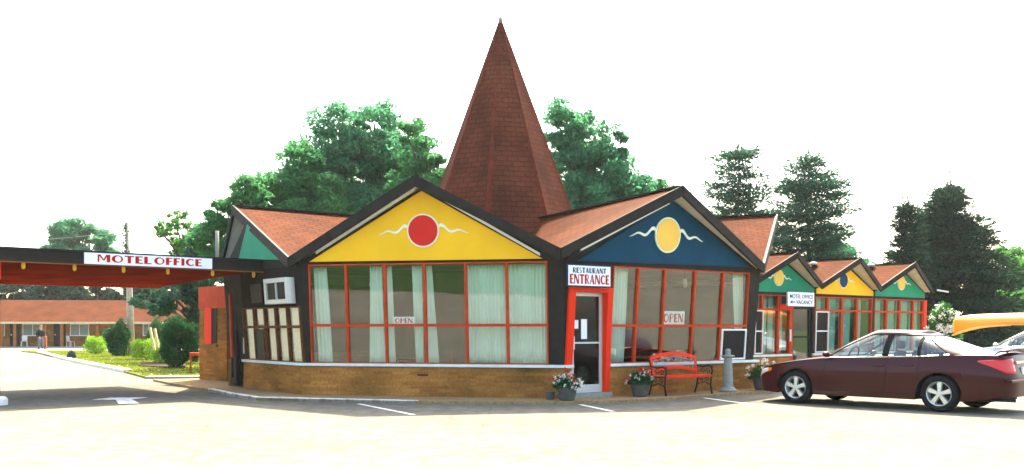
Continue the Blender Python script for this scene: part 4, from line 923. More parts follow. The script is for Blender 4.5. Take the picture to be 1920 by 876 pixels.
# trees behind the motel row
xs = (-60, -5, 45, 100, 150, 205, 255, 310, 360)
for k, x in enumerate(xs):
    Y = 96+3*(k % 3); hh = (545, 540, 548, 538, 545, 540, 536, 540, 538)[k]
    broadleaf('broadleaf_tree', 'dark tree '+['left of the picture edge', 'at the left picture edge', 'second from the left edge', 'above the person', 'left of the utility pole', 'just left of the pole', 'just right of the pole', 'behind the low branches', 'behind the brick pillar'][k]+' in the row behind the motel', TR(x, Y), 7,
        [lob(x, hh, 30, 22, Y, x), lob(x-15, hh+22, 32, 24, Y, x), lob(x+16, hh+20, 32, 24, Y, x), lob(x, hh+45, 40, 25, Y, x)], M['leaf_dark'], .4, 5000, .9, 50+k, group='dark trees behind the far motel')
# distant wood on both sides, one mass
P = []
for k in range(260):
    x = rng.uniform(20, 260); P.append((x, 150+rng.uniform(-12, 12)+.1*x, rng.uniform(1, 7)))
for k in range(200):
    x = rng.uniform(-220, -20); P.append((x, 170+rng.uniform(-12, 12), rng.uniform(1, 6)))
for k in range(420):
    x = rng.uniform(-110, 110); P.append((x, -34+rng.uniform(-8, 5), rng.uniform(1, 9)))
P = np.array(P); Q = np.repeat(P, 55, 0)+rng.normal(0, 1, (len(P)*55, 3))*np.array([2.4, 2.0, 1.1]); Q[:, 2] = np.maximum(Q[:, 2], .1)
wood = leafmesh('distant_wood', Q, .9, M['leaf_mid'], None, 1.1); tag(wood, 'distant belt of woodland on the horizon', 'woodland', kind='stuff')

def shrub(name, label, p, rx, rz, mat, n=1600, leaf=.09, seed=1, cat='shrub', flowers=None, nf=0, fs=.1, group=None, zc=None, stems=6):
    r = np.random.default_rng(seed); t = thing(name, label, cat, p, group=group); zc = rz if zc is None else zc
    d = r.normal(0, 1, (n, 3)); d /= np.linalg.norm(d, axis=1)[:, None]; lump = 1+.16*np.sin(d[:, 0]*5+seed)+.14*np.sin(d[:, 2]*6+seed*2)+.1*np.sin(d[:, 1]*9)
    q = r.uniform(.35, 1, (n, 1))**.5; P = d*q*lump[:, None]*np.array([rx, rx, rz])+np.array([0, 0, zc]); P[:, 2] = np.maximum(P[:, 2], .03)
    leafmesh('foliage', P, leaf, mat, t, 1.3, seed=seed, dirs=d+np.array([0, 0, .2]))
    mb = MB()
    for k in range(stems):
        a = 6.28*k/stems; mb.tube([(0, 0, 0), (math.cos(a)*rx*.4, math.sin(a)*rx*.4, zc), (math.cos(a)*rx*.7, math.sin(a)*rx*.7, zc+rz*.5)], [.02, .012, .004], 5)
    mb.build('stem', M['bark'], t)
    if flowers:
        for (mt, cnt) in flowers:
            C = []
            for k in range(cnt):
                dd = r.normal(0, 1, 3); dd[1] = -abs(dd[1])*1.1; dd[2] = dd[2]*.7+.35; dd /= np.linalg.norm(dd); c = dd*np.array([rx, rx, rz])*r.uniform(.92, 1.12)+np.array([0, 0, zc])
                C.append(c+r.normal(0, 1, (34, 3))*fs*.42)
            [leafmesh('flower', q_, fs*.55, mt, t, 1.0, seed=seed+5+i_) for i_, q_ in enumerate(C)]
    return t
shrub('round_shrub', 'bright lime round shrub left of the dark conical bush', gp(180, 664, .06), .62, .5, M['leaf_lime'], 3500, .08, 61, group='lime shrubs on the lawn')
shrub('round_shrub', 'bright lime round shrub right of the utility pole', gp(274, 675, .06), .62, .52, M['leaf_lime'], 3500, .08, 62, group='lime shrubs on the lawn')
shrub('conical_bush', 'dark green tall bush directly left of the utility pole', gp(222, 668, .06), .62, .95, M['leaf_shrub'], 8000, .1, 63)
shrub('tall_bush', 'mid green tall bush behind the utility pole', gp(259, 663, .06)+V(0, 3, 0), .55, 1.0, M['leaf_shrub'], 4500, .1, 64)
shrub('dark_shrub', 'large blue green shrub beside the orange stand', gp(335, 690, .06), .72, .95, M['leaf_shrub'], 12000, .09, 65)
shrub('flower_bush', 'yellow green low bush with blossoms in front of the dark shrub', gp(303, 682, .06), .42, .35, M['leaf_lime'], 2500, .06, 66)
shrub('low_shrub', 'small yellow flowering shrub at the right of the lawn bed', gp(322, 684, .06), .25, .26, M['leaf_lime'], 1200, .05, 67, flowers=[(M['petal_white'], 4)], fs=.05)
mb = MB(); bp_ = [gp(262, 688, .06), gp(345, 692, .06), gp(350, 683, .06), gp(265, 681, .06)]; mb.prism([(p.x, p.y, .05) for p in bp_], (0, 0, .07)); tag(mb.build('flower_bed', M['terracotta']), 'dark strip along the front of the shrubs on the lawn', 'flower bed')  # low dark brown slab along the front edge of the flower bed
rk = gp(134, 672, .06); mb = MB(); r_ = random.Random(4)
mb.lathe([(.22, 0), (.24, .1), (.18, .26), (.07, .36), (.01, .38)], rk, 9); mb.v = [(x+r_.uniform(-.03, .03), y+r_.uniform(-.03, .03), z+r_.uniform(-.02, .02)) for x, y, z in mb.v]; tag(mb.build('rock', M['rock'], None, smooth=True), 'dark rock lying near the kerb on the lawn', 'rock')
for (x0, y0, x1, y1, lab) in ((281, 614, 290, 640, 'left'), (290, 616, 297, 648, 'right')):
    a = at(x0, 45.5, py=y0); b = at(x1+4, 45.5, z=.05); mb = MB(); mb.beam(a, b, .1, .1, (0, 1, 0)); tag(mb.build('wooden_stake', M['stake']), lab+' one of two pale leaning stakes behind the lime shrub', 'stake', 'leaning stakes')
sh = TR(1768, 31.5); sh.z = 0
shrub('hydrangea', 'tall white flowering hydrangea at the end of the wing', sh, .5, .78, M['leaf_light'], 3500, .12, 71, flowers=[(M['petal_white'], 26)], fs=.13, zc=1.45)

def planter(p, lab, seed, fl, sc=1.0, potm='pot'):
    t = thing('flower_pot', lab, 'flower pot', p, group='potted flowers along the restaurant front')
    mb = MB(); mb.lathe([(.13*sc, 0), (.15*sc, .02), (.2*sc, .26), (.215*sc, .27), (.215*sc, .3), (.19*sc, .3), (.185*sc, .25)], (0, 0, 0), 20); mb.build('pot', M[potm], t, smooth=False, bevel=.004)
    r = np.random.default_rng(seed); n = 1100; d = r.normal(0, 1, (n, 3)); d /= np.linalg.norm(d, axis=1)[:, None]; d[:, 2] = np.abs(d[:, 2])*1.0-.12
    P = d*r.uniform(.3, 1, (n, 1))**.5*np.array([.27, .25, .26])*sc+np.array([0, 0, .3]); leafmesh('foliage', P, .06, M['leaf_shrub'], t, 1.4, seed=seed)
    for mt, cnt, s in fl:
        C = []
        for k in range(cnt):
            dd = r.normal(0, 1, 3); dd[1] = -abs(dd[1]); dd /= np.linalg.norm(dd); dd[2] = abs(dd[2])*1.0-.15+(.25 if s > .04 and mt is M['petal_red'] else 0)
            c = dd*np.array([.3, .27, .29])*sc*r.uniform(.9, 1.1)+np.array([0, 0, .3*sc]); C.append(c+r.normal(0, 1, (26, 3))*s*.5)
        [leafmesh('flower', q_, s*.7, mt, t, 1.0, seed=seed+9+i_) for i_, q_ in enumerate(C)]
    return t
planter(at(1063, 20.25, z=.06), 'grey pot with white and red flowers left of the restaurant door', 81, [(M['petal_white'], 24, .04), (M['petal_red'], 6, .05)], 1.05)
planter(at(1200, 21.45, z=.06), 'grey pot with red geraniums and white flowers between the door and the bench', 82, [(M['petal_white'], 13, .035), (M['petal_red'], 7, .055)], 1.05)
planter(at(1432, 23.7, z=.06), 'dark pot with white flowers at the right corner of the restaurant', 83, [(M['petal_white'], 26, .04)], 1.35, 'pot')
mb = MB(); q = at(1032, 20.5, z=.06); mb.lathe([(.07, 0), (.09, .02), (.1, .16), (.08, .16)], q, 14); tag(mb.build('small_pot', M['pot'], None), 'small empty grey pot at the foot of the brick wall', 'pot')

# ------------------------------------------------------------------ bench
ub0 = Fac(fB.ptf(0, 0, .5), fB.ptf(5, 0, .5)).px(1229, 700)[0]; fbn = Fac(fB.ptf(ub0, 0, .5), fB.ptf(ub0+1.2, 0, .5))
bt = thing('garden_bench', 'red garden bench with black scrolled iron arms against the brick wall', 'bench', fbn.O+V(0, 0, .06), math.atan2(fbn.d.y, fbn.d.x))
BL = 1.45   # local x along bench, -y outward
def arc(x): return .1*math.sin(math.pi*x/BL)
mb = MB()
N = 20
def barc(mb, z, h, x0, x1, y, yt=0.0):
    for i in range(N):
        a = x0+(x1-x0)*i/N; b = x0+(x1-x0)*(i+1)/N
        mb.hexa([(a, y-.015, z+arc(a)), (b, y-.015, z+arc(b)), (b, y+.015, z+arc(b)), (a, y+.015, z+arc(a)), (a, y-.015+yt, z+h+arc(a)), (b, y-.015+yt, z+h+arc(b)), (b, y+.015+yt, z+h+arc(b)), (a, y+.015+yt, z+h+arc(a))])
barc(mb, .76, .085, .0, BL, .17, .015); barc(mb, .47, .07, .04, BL-.04, .13)
for x in (.0, BL-.06): mb.hexa([(x, .09, .42), (x+.06, .09, .42), (x+.06, .12, .42), (x, .12, .42), (x, .155, .78), (x+.06, .155, .78), (x+.06, .185, .78), (x, .185, .78)])
bk = mb.build('backrest', M['red'], bt, bevel=.004)
mb = MB()
for i in range(7):
    cx_ = .17+i*(BL-.34)/6; zc_ = .7+arc(cx_)*.9
    ring = [(cx_+.055*math.cos(a), .152, zc_+.04*math.sin(a)) for a in np.linspace(0, 2*math.pi, 13)]; mb.tube(ring, .008, 5, False)
mb.beam((.05, .15, .64), (BL-.05, .15, .64), .015, .015)
for i in range(9): x_ = .12+i*(BL-.24)/8; mb.beam((x_, .14, .57), (x_, .15, .66), .012, .012, (0, 1, 0))
mb.tube([(.06, .15, .74), (BL*.5, .15, .845), (BL-.06, .15, .74)], .008, 5, False)
mb.build('iron_panel', M['grey'], bk)
mb = MB()
for i in range(5): y0 = -.33+i*.088; mb.box(0.02, BL-.02, y0, y0+.07, .385+.012*(4-i)*.0, .43)
mb.build('seat', M['red'], bt, bevel=.004)
for x in (0.0, BL):
    mb = MB()
    mb.tube([(x, -.32, 0), (x, -.28, .2), (x, -.3, .41), (x, -.33, .52), (x, -.3, .6), (x, -.2, .63), (x, -.05, .6), (x, .1, .63)], .02, 7)
    mb.tube([(x, .2, 0), (x, .13, .2), (x, .1, .41), (x, .14, .62), (x, .19, .8)], .02, 7)
    mb.tube([(x, -.3, .4), (x, .1, .4)], .016, 6)
    mb.tube([(x, -.28, .2), (x, -.1, .27), (x, .13, .2)], .013, 6)
    for (cy_, cz_, rr_) in ((-.2, .5, .07), (-.05, .51, .07), (-.18, .32, .06), (0, .32, .06), (-.32, .6, .035)):
        mb.tube([(x, cy_+rr_*(1-.06*k)*math.cos(k*.6), cz_+rr_*(1-.06*k)*math.sin(k*.6)) for k in range(13)], .009, 5, False)
    mb.build('leg', M['darkmetal'], bt, smooth=True, label='black scrolled iron leg and armrest')

# ------------------------------------------------------------------ lighthouse ornament
lt = thing('lighthouse_ornament', 'grey concrete lighthouse shaped garden ornament right of the bench', 'ornament', at(1365, 23.0, z=.06))
mb = MB(); mb.lathe([(.2, 0), (.21, .05), (.17, .07), (.15, .1), (.115, .13), (.112, .2), (.09, .8)], (0, 0, 0), 28); mb.build('tower', M['grey'], lt, smooth=False, bevel=.004)
mb = MB(); mb.lathe([(.09, .8), (.15, .815), (.155, .84), (.1, .855)], (0, 0, 0), 28); mb.build('gallery', M['grey'], lt)
mb = MB(); mb.lathe([(.065, .855), (.065, .95), (.075, .955), (.05, .985), (.02, 1.0)], (0, 0, 0), 20); mb.build('lantern', M['grey'], lt)

# ------------------------------------------------------------------ utility pole
up_ = gp(247, 668, .04); ut = thing('utility_pole', 'weathered wooden utility pole on the lawn with vine near its top', 'utility pole', up_)
topz = zz(418, up_.y); mb = MB(); dx = (-9/F*up_.y); mb.tube([(0, 0, 0), (dx*.4, 0, topz*.4), (dx, 0, topz)], [.2, .17, .1], 16); mb.build('pole', M['wood'], ut, smooth=True)
mb = MB(); mb.box(-.34, -.15, -.12, .05, topz*.0+1.85, 2.1); mb.build('meter_box', M['grey'], ut, bevel=.01)
r = np.random.default_rng(5); z_ = r.uniform(5.2, topz-.1, 260); leafmesh('vine', np.stack([dx*z_/topz-.12+r.normal(0, .07, 260), -.12+r.normal(0, .05, 260), z_], 1), .13, M['leaf_pine'], ut)
mb = MB()
for z0_ in (topz-.5, topz-1.6): mb.tube([(dx-.1, 0, z0_), (dx+.25, -.15, z0_)], .03, 6)
mb.build('bracket', M['darkmetal'], ut)
def wire(a, b, sag, lab):
    mb = MB(); a = Vector(a); b = Vector(b); mb.tube([a.lerp(b, i/24)-V(0, 0, sag*4*(i/24)*(1-i/24)) for i in range(25)], .012, 5); tag(mb.build('overhead_wire', M['grey']), lab, 'wire')
pt_ = V(up_.x+dx, up_.y, topz-.5)
wire(pt_, pt_+V(-60, 12, -.3), 1.0, 'thin overhead wire running left from the utility pole')

# ------------------------------------------------------------------ person by the far kerb (metres, standing, looking left)
def person(p, rz, label):
    t = thing('person', label, 'person', p, rz)
    J = {'pel': (0, 0, .95, .135), 'waist': (0, .0, 1.08, .13), 'chest': (0, -.01, 1.3, .16), 'neck': (0, -.02, 1.47, .06), 'head0': (0, -.03, 1.56, .085), 'head1': (0, -.035, 1.66, .1), 'head2': (0, -.03, 1.74, .07),
         'hl': (-.1, 0, .9, .1), 'kl': (-.12, -.03, .5, .065), 'al': (-.12, .02, .09, .045), 'tl': (-.13, -.13, .04, .04), 'hr': (.1, 0, .9, .1), 'kr': (.12, -.06, .5, .065), 'ar': (.14, .0, .09, .045), 'tr': (.16, -.15, .04, .04),
         'sl': (-.19, 0, 1.4, .065), 'el': (-.27, .03, 1.13, .05), 'wl': (-.24, -.14, .95, .035), 'pl': (-.23, -.2, .92, .035), 'sr': (.19, 0, 1.4, .065), 'er': (.28, .02, 1.13, .05), 'wr': (.23, -.18, 1.02, .035), 'pr': (.2, -.24, 1.03, .035)}
    E = [('pel', 'waist'), ('waist', 'chest'), ('chest', 'neck'), ('neck', 'head0'), ('head0', 'head1'), ('head1', 'head2'), ('pel', 'hl'), ('hl', 'kl'), ('kl', 'al'), ('al', 'tl'), ('pel', 'hr'), ('hr', 'kr'), ('kr', 'ar'), ('ar', 'tr'), ('chest', 'sl'), ('sl', 'el'), ('el', 'wl'), ('wl', 'pl'), ('chest', 'sr'), ('sr', 'er'), ('er', 'wr'), ('wr', 'pr')]
    def skin(name, keys, grow, mat, root, cut=None, parent=t):
        ks = [k for k in J if k in keys]; me = bpy.data.meshes.new(name); me.from_pydata([J[k][:3] for k in ks], [(ks.index(a), ks.index(b)) for a, b in E if a in ks and b in ks], [])
        o = bpy.data.objects.new(name, me); col.objects.link(o); o.parent = parent; me.materials.append(mat); sm = o.modifiers.new('skin', 'SKIN'); 
        for i, k in enumerate(ks): rr = J[k][3]+grow; me.skin_vertices[0].data[i].radius = (rr, rr); me.skin_vertices[0].data[i].use_root = (k == root)
        sb = o.modifiers.new('sub', 'SUBSURF'); sb.levels = 2; sb.render_levels = 2; sm.use_smooth_shade = True; return o
    skin('body', set(J), 0, M['skin'], 'pel')
    skin('jacket', {'pel', 'waist', 'chest', 'sl', 'el', 'wl', 'sr', 'er', 'wr'}, .04, M['jacket'], 'pel')
    skin('trousers', {'waist', 'pel', 'hl', 'kl', 'al', 'hr', 'kr', 'ar'}, .026, M['trousers'], 'pel')
    mb = MB(); mb.lathe([(.06, 0), (.105, .03), (.11, .09), (.07, .15), (.01, .17)], (0, -.01, 1.63), 16); mb.build('hair', M['hair'], t, smooth=True)
    for s in (-1, 1): mb = MB(); mb.tube([(s*.13, .06, .04), (s*.14, -.05, .05), (s*.15, -.2, .035)], [.045, .055, .04], 8); mb.build('shoe', M['darkmetal'], t, smooth=True)
    for s, w in ((-1, (-.23, -.2, .92)), (1, (.2, -.24, 1.03))):
        for k in range(5):
            o_ = (k-2)*.02 if k < 4 else -s*.04; L_ = (.07, .08, .085, .075, .05)[k]
            mb = MB(); mb.tube([(w[0]+o_, w[1]-.01, w[2]), (w[0]+o_*1.1, w[1]-.03-L_*.3, w[2]-.01), (w[0]+o_*1.1, w[1]-.03-L_*.5, w[2]-.03-L_*.4)], [.012, .011, .008], 6); mb.build('finger', M['skin'], t, smooth=True)
person(gp(76, 658.5, .0), 1.1, 'person in a dark jacket and grey trousers standing at the far end of the kerb')
wp = gp(84, 658, 0); mb = MB(); mb.box(wp.x-.12, wp.x+.12, wp.y-.1, wp.y+.1, .25, 1.0); mb.box(wp.x-.05, wp.x+.05, wp.y-.05, wp.y+.05, 0, .25); tag(mb.build('wooden_box', M['orangewood'], None, bevel=.01), 'small brown wooden box on a post beside the standing person', 'box')
mb = MB(); q = gp(79, 661, .0); mb.lathe([(.34, 0), (.33, .06), (.2, .2), (.08, .22)], q, 14); tag(mb.build('kerb_stone', M['kerbpaint'], None), 'pale painted stone at the end of the kerb by the person', 'stone')

# ------------------------------------------------------------------ cars
def ip(x, xs, ys): return float(np.interp(x, xs, ys))
def smooth_ip(xs, ys):
    X = np.linspace(xs[0], xs[-1], 400); Yv = np.interp(X, xs, ys); k = np.hanning(31); k /= k.sum(); Yp = np.pad(Yv, 15, 'edge'); Ys = np.convolve(Yp, k, 'valid'); return lambda x: float(np.interp(x, X, Ys))
def car(label, loc, rz, bodym, sedan=True, name='parked_car'):
    t = thing(name, label, 'car', loc, rz)
    XF, XR = -2.33, 2.46; WF, WR = -1.35, 1.35; AR = .375; NB = 4.6
    shz = smooth_ip([-2.4, -2.2, -1.9, -1.4, -.9, 0, 1.0, 1.8, 2.2, 2.5], [.62, .69, .76, .84, .90, .925, .955, 1.0, 1.0, .985])
    lowz = smooth_ip([-2.4, -2.1, -1.8, 1.8, 2.1, 2.5], [.24, .21, .2, .2, .25, .3])
    def widths(z): # plan ellipse at height z
        f = (z-.2)/.8; w = .865+.03*math.sin(math.pi*min(1, max(0, f*.85+.1)))-.05*max(0, f-.7)/.3
        xf = XF+.06*max(0, (.35-z))/.15*.5+.16*max(0, (z-.5)/.4)**1.3; xr = XR-.05*max(0, .4-z)/.2-.10*max(0, (z-.62)/.38)
        return xf, xr, w
    def ring(th, z):
        xf, xr, w = widths(z); c, s = math.cos(th), math.sin(th); L = (xr-xf)/2; xc = (xr+xf)/2
        return xc+L*math.copysign(abs(c)**(2/NB), c), w*abs(s)**(2/NB)*(1 if s >= 0 else -1)
    def zlow(x):
        z = lowz(x)
        for wx in (WF, WR):
            d = abs(x-wx)
            if d < AR: z = max(z, .315+math.sqrt(AR*AR-d*d))
        return z
    def body(th, tt):
        x0, _ = ring(th, .5); zl = zlow(x0); z = zl+(shz(x0)-zl)*tt; x, y = ring(th, z)
        if abs(y) > .3: x = x0+(x-x0)*max(0, 1-3*max(0, abs(y)-.3)) if False else x
        return V(x, y, z)
    # dense theta list for one side (0..pi), x uniform
    def th_of_x(x):
        xf, xr, w = widths(.5); L = (xr-xf)/2; xc = (xr+xf)/2; c = max(-1, min(1, (x-xc)/L)); return math.acos(math.copysign(abs(c)**(NB/2), c))
    xsd = list(np.linspace(2.2, -2.1, 150)); 
    for wx in (WF, WR):
        for s in (-1, 1): xsd += [wx+s*(AR+.0005), wx+s*(AR-.0005), wx+s*AR*.985]
    ths = sorted([th_of_x(x) for x in xsd]); ths = list(np.linspace(0, ths[0], 14)[:-1])+ths+list(np.linspace(ths[-1], math.pi, 14)[1:])
    rows = [0, .04, .12, .3, .45, .6, .75, .88, .95, 1.0]; th_d = [th_of_x(x) for x in (1.0, .42, -.78)]   # rear door end, B line, front door start
    def sidepatch(mb, t0, t1, sgn):
        sel = [t0]+[a for a in ths if t0+1e-5 < a < t1-1e-5]+[t1]; o = len(mb.v)
        for a in sel:
            for q in rows: p = body(a, q); mb.v.append((p.x, p.y*sgn, p.z))
        m = len(rows)
        for i in range(len(sel)-1):
            for j in range(m-1):
                f = (o+i*m+j, o+i*m+j+1, o+(i+1)*m+j+1, o+(i+1)*m+j); mb.f.append(f if sgn < 0 else f[::-1]); mb.uv.append(None)
    mb = MB()
    for s in (-1, 1): sidepatch(mb, 0, th_d[0], s); sidepatch(mb, th_d[2], math.pi, s)
    # top (hood / deck), inward rows at constant x
    def top(mb, sel):
        o = len(mb.v); qs = [1, .96, .86, .6, .3, 0, -.3, -.6, -.86, -.96, -1]
        for a in sel:
            p = body(a, 1.0)
            for q in qs: cr = .05*(1-abs(q)**2.2)*min(1, abs(p.y)/.6); mb.v.append((p.x, p.y*q, p.z+cr+ (.012 if .8 < abs(q) < .99 else 0)*0))
        m = len(qs)
        for i in range(len(sel)-1):
            for j in range(m-1): mb.f.append((o+i*m+j, o+i*m+j+1, o+(i+1)*m+j+1, o+(i+1)*m+j)); mb.uv.append(None)
    thc, thr = th_of_x(-.72), th_of_x(1.62)
    top(mb, [a for a in ths if a >= thc]); top(mb, [a for a in ths if a <= thr])
    bo = mb.build('body', bodym, t, smooth=True)
    mb = MB(); top(mb, [a for a in ths if thr-.02 <= a <= thc+.02]); mb.v = [(x, y, z-.06) for x, y, z in mb.v]; mb.build('interior', M['seatfabric'], t)
    for s in (-1, 1):
        for (a, b, nm) in ((th_d[0], th_d[1], 'rear'), (th_d[1], th_d[2], 'front')):
            mb = MB(); sidepatch(mb, a+.0004, b-.0004, s); d = mb.build('door', bodym, t, smooth=True)
            xh = (.56 if nm == 'rear' else -.12) if True else 0; th = th_of_x(xh+.25 if nm == 'rear' else xh+.4); p = body(th, .8)
            mb = MB(); mb.box(p.x-.1, p.x+.1, s*p.y-.02, s*p.y+.02, p.z-.015, p.z+.015); mb.build('handle', bodym, d, bevel=.008)
    # seams
    mb = MB()
    for s in (-1, 1):
        for a in th_d:
            mb.tube([V(body(a, q).x, (body(a, q).y+.001)*s, body(a, q).z) for q in np.linspace(0, 1, 12)], .0045, 5)
        mb.tube([V(body(a, .13).x, (body(a, .13).y+.001)*s, body(a, .13).z) for a in np.linspace(th_of_x(.95), th_of_x(-.92), 30)], .005, 5)
    mb.build('seams', M['tyre'], t)
    # belt trim
    for s in (-1, 1):
        mb = MB(); mb.tube([V(body(a, 1).x, (body(a, 1).y-.004)*s, body(a, 1).z+.012) for a in np.linspace(th_of_x(1.35), th_of_x(-.72), 30)], .009, 5); mb.build('belt_trim', M['chrome'], t)
    # under body and wheel wells
    mb = MB(); mb.box(-2.0, 2.1, -.62, .62, .2, .4); mb.box(-.93, .93, -.83, .83, .2, .32); mb.build('underbody', M['tyre'], t)
    for wx in (WF, WR):
        for s in (-1, 1):
            mb = MB(); mb.grid(lambda u, v: (wx+(AR+.01)*math.cos(math.pi*u), s*(.86-.3*v) if abs(1) else 0, .315+(AR+.01)*math.sin(math.pi*u)), 24, 2)
            mb.add([(wx-AR, s*.56, .2), (wx+AR, s*.56, .2), (wx+AR, s*.56, .72), (wx-AR, s*.56, .72)], [(0, 1, 2, 3)]); mb.build('wheel_well', M['tyre'], t)
    # greenhouse
    NG = 4.2
    def gh(v):
        return (-.98+.93*v-.07*math.sin(math.pi*v), 1.98-1.12*v+.05*math.sin(math.pi*v), .815-.235*v**1.5)
    def gz(x, v): b = shz(x)+.0; r = 1.395-.045*(x-.25)**2; return b*(1-v)+r*v
    def gpt(key, v):
        xf, xr, w = gh(v); L = (xr-xf)/2; xc = (xr+xf)/2; k, val = key
        if k == 'x': c = (val(v)-xc)/L; c = max(-1, min(1, c)); y = (1-abs(c)**NG)**(1/NG)
        else:
            y = val; c = (1-y**NG)**(1/NG)*(-1 if k == 'f' else 1)
        return math.atan2(y**(NG/2), math.copysign(abs(c)**(NG/2), c))
    def gpos(th, v, off=0):
        xf, xr, w = gh(v); L = (xr-xf)/2+off; xc = (xr+xf)/2; c, s = math.cos(th), math.sin(th); x = xc+L*math.copysign(abs(c)**(2/NG), c); y = (w+off)*abs(s)**(2/NG); return V(x, y, gz(x, v))
    K = [('f', 0.0), ('f', .86), ('x', lambda v: gh(v)[0]+.21+.03*v), ('x', lambda v: .33+.04*v), ('x', lambda v: .45+.04*v), ('x', lambda v: .96-.02*v), ('x', lambda v: 1.02-.02*v), ('x', lambda v: 1.50-.82*v**1.0 if v < .99 else .7), ('r', .84), ('r', 0.0)]
    K[7] = ('x', lambda v: max(1.03-.02*v, 1.55-.6*v))
    def gpatch(mb, ka, kb, v0, v1, sgn, off=0, nu=10, nv=10):
        mb_o = len(mb.v)
        for j in range(nv+1):
            v = v0+(v1-v0)*j/nv; a, b = gpt(K[ka], v), gpt(K[kb], v)
            for i in range(nu+1): p = gpos(a+(b-a)*i/nu, v, off); mb.v.append((p.x, p.y*sgn, p.z))
        for j in range(nv):
            for i in range(nu):
                a = mb_o+j*(nu+1)+i; f = (a, a+1, a+nu+2, a+nu+1); mb.f.append(f if sgn > 0 else f[::-1]); mb.uv.append(None)
    VT_ = .9
    for ka, kb, nm in ((0, 1, 'windshield'), (8, 9, 'rear_window')):
        mb = MB(); [gpatch(mb, ka, kb, 0, .94, s) for s in (-1, 1)]; mb.build(nm, M['carglass' if ka == 0 else 'rearglass'], t, smooth=True)
    for s in (-1, 1):
        for ka, kb in ((2, 3), (4, 5), (6, 7)):
            mb = MB(); gpatch(mb, ka, kb, 0, VT_, s); mb.build('side_window', M['carglass'], t, smooth=True)
        mb = MB(); gpatch(mb, 3, 4, 0, VT_, s, .003, 4); gpatch(mb, 5, 6, 0, VT_, s, .003, 3); mb.build('pillar', M['tyre'], t, smooth=True)
        mb = MB()
        for vv in (VT_,):
            pts = []
            for (ka, kb) in ((2, 7),):
                a, b = gpt(K[2], vv), gpt(K[7], vv); pts = [gpos(a+(b-a)*i/30, vv, .004) for i in range(31)]
            pts = [gpos(gpt(K[2], v), v, .004) for v in np.linspace(0.02, VT_, 10)]+pts[1:]+[gpos(gpt(K[7], v), v, .004) for v in np.linspace(VT_, .02, 10)][1:]
            mb.tube([V(p.x, p.y*s, p.z) for p in pts], .011, 5)
        mb.build('window_trim', M['tyre'], t)
    mb = MB()
    for s in (-1, 1):
        gpatch(mb, 1, 2, 0, 1, s, .002, 5, 12); gpatch(mb, 7, 8, 0, 1, s, .002, 8, 12); gpatch(mb, 2, 7, VT_, 1, s, .002, 24, 3); gpatch(mb, 0, 1, .94, 1, s, .002, 8, 2); gpatch(mb, 8, 9, .94, 1, s, .002, 8, 2)
    # roof cap
    for s in (-1, 1):
        o = len(mb.v); n_, m_ = 60, 8
        for i in range(n_+1):
            th = math.pi*i/n_; p = gpos(th, 1, .002)
            for j in range(m_+1): q = 1-j/m_; mb.v.append((p.x, p.y*q*s, p.z+.045*(1-q**2)*min(1, p.y/.35)))
        for i in range(n_):
            for j in range(m_): a = o+i*(m_+1)+j; f = (a, a+1, a+m_+2, a+m_+1); mb.f.append(f if s < 0 else f[::-1]); mb.uv.append(None)
    mb.build('roof', bodym, t, smooth=True)
    # lamps
    def lamp(nm, mat, th0, th1, t0f, t1f, s, off=.006):
        mb = MB()
        def fn(u, v): th = th0+(th1-th0)*u; a, b = t0f(u), t1f(u); p = body(th, a+(b-a)*v); c = V(.1, 0, .6); d = V(p.x-.1, p.y, 0).normalized(); p = p+d*off; return V(p.x, p.y*s, p.z)
        mb.grid(fn, 14, 6); o = mb.build(nm, mat, t, smooth=True); sd_ = o.modifiers.new('s', 'SOLIDIFY'); sd_.thickness = .01; return o
    for s in (-1, 1):
        lamp('taillight', M['taillight'], .16, th_of_x(2.0), lambda u: .58+.27*max(0, u-.35)/.65, lambda u: .95-.07*u, s)
        lamp('headlight', M['headlight'], math.pi-.3, th_of_x(-2.02), lambda u: .58+.2*u, lambda u: .93-.02*u, s)
        lamp('turn_signal', M['amberlens'], th_of_x(-2.02), th_of_x(-1.93), lambda u: .74+.04*u, lambda u: .9-.02*u, s)
    # rear fittings
    fr = Fac(V(2.47, -.5, 0), V(2.47, .5, 0))
    mb = MB(); mb.box(2.385, 2.43, -.36, .36, .86, .905); mb.build('chrome_strip', M['chrome'], t, bevel=.01)
    mb = MB(); mb.box(2.42, 2.452, -.15, .15, .68, .80); pl_ = mb.build('number_plate', M['signwhite'], t, bevel=.004)
    mb = MB(); mb.box(2.452, 2.456, -.11, .11, .72, .76); 
    mb2 = MB(); mb2.grid(lambda u, v: (2.19+.2*v, -.66+1.32*u, 1.055+.045*math.sin(math.pi*v*.9)+.03*v-.05*abs(2*u-1)**4), 20, 6)
    o = mb2.build('spoiler', bodym, t, smooth=True); o.modifiers.new('s', 'SOLIDIFY').thickness = .02
    mb = MB(); mb.box(2.38, 2.475, -.7, .7, .545, .6); mb.build('bumper_step', bodym, t, bevel=.02)
    mb = MB(); mb.tube([(2.0, -.5, .24), (2.46, -.5, .24)], .03, 10); mb.build('exhaust', M['darkmetal'], t, smooth=True)
    mb = MB(); mb.box(-2.36, -2.3, -.4, .4, .42, .56); mb.build('grille', M['tyre'], t, bevel=.01)
    for s in (-1, 1):
        mb = MB(); mb.grid(lambda u, v: (-.66+.07*math.cos(2*math.pi*u)*(math.sin(math.pi*v)**.5+.01)-.0, s*(.86+.17*v), .975+.055*math.sin(2*math.pi*u)*(math.sin(math.pi*v)**.5+.01)), 14, 8)
        mb.build('mirror', bodym, t, smooth=True)
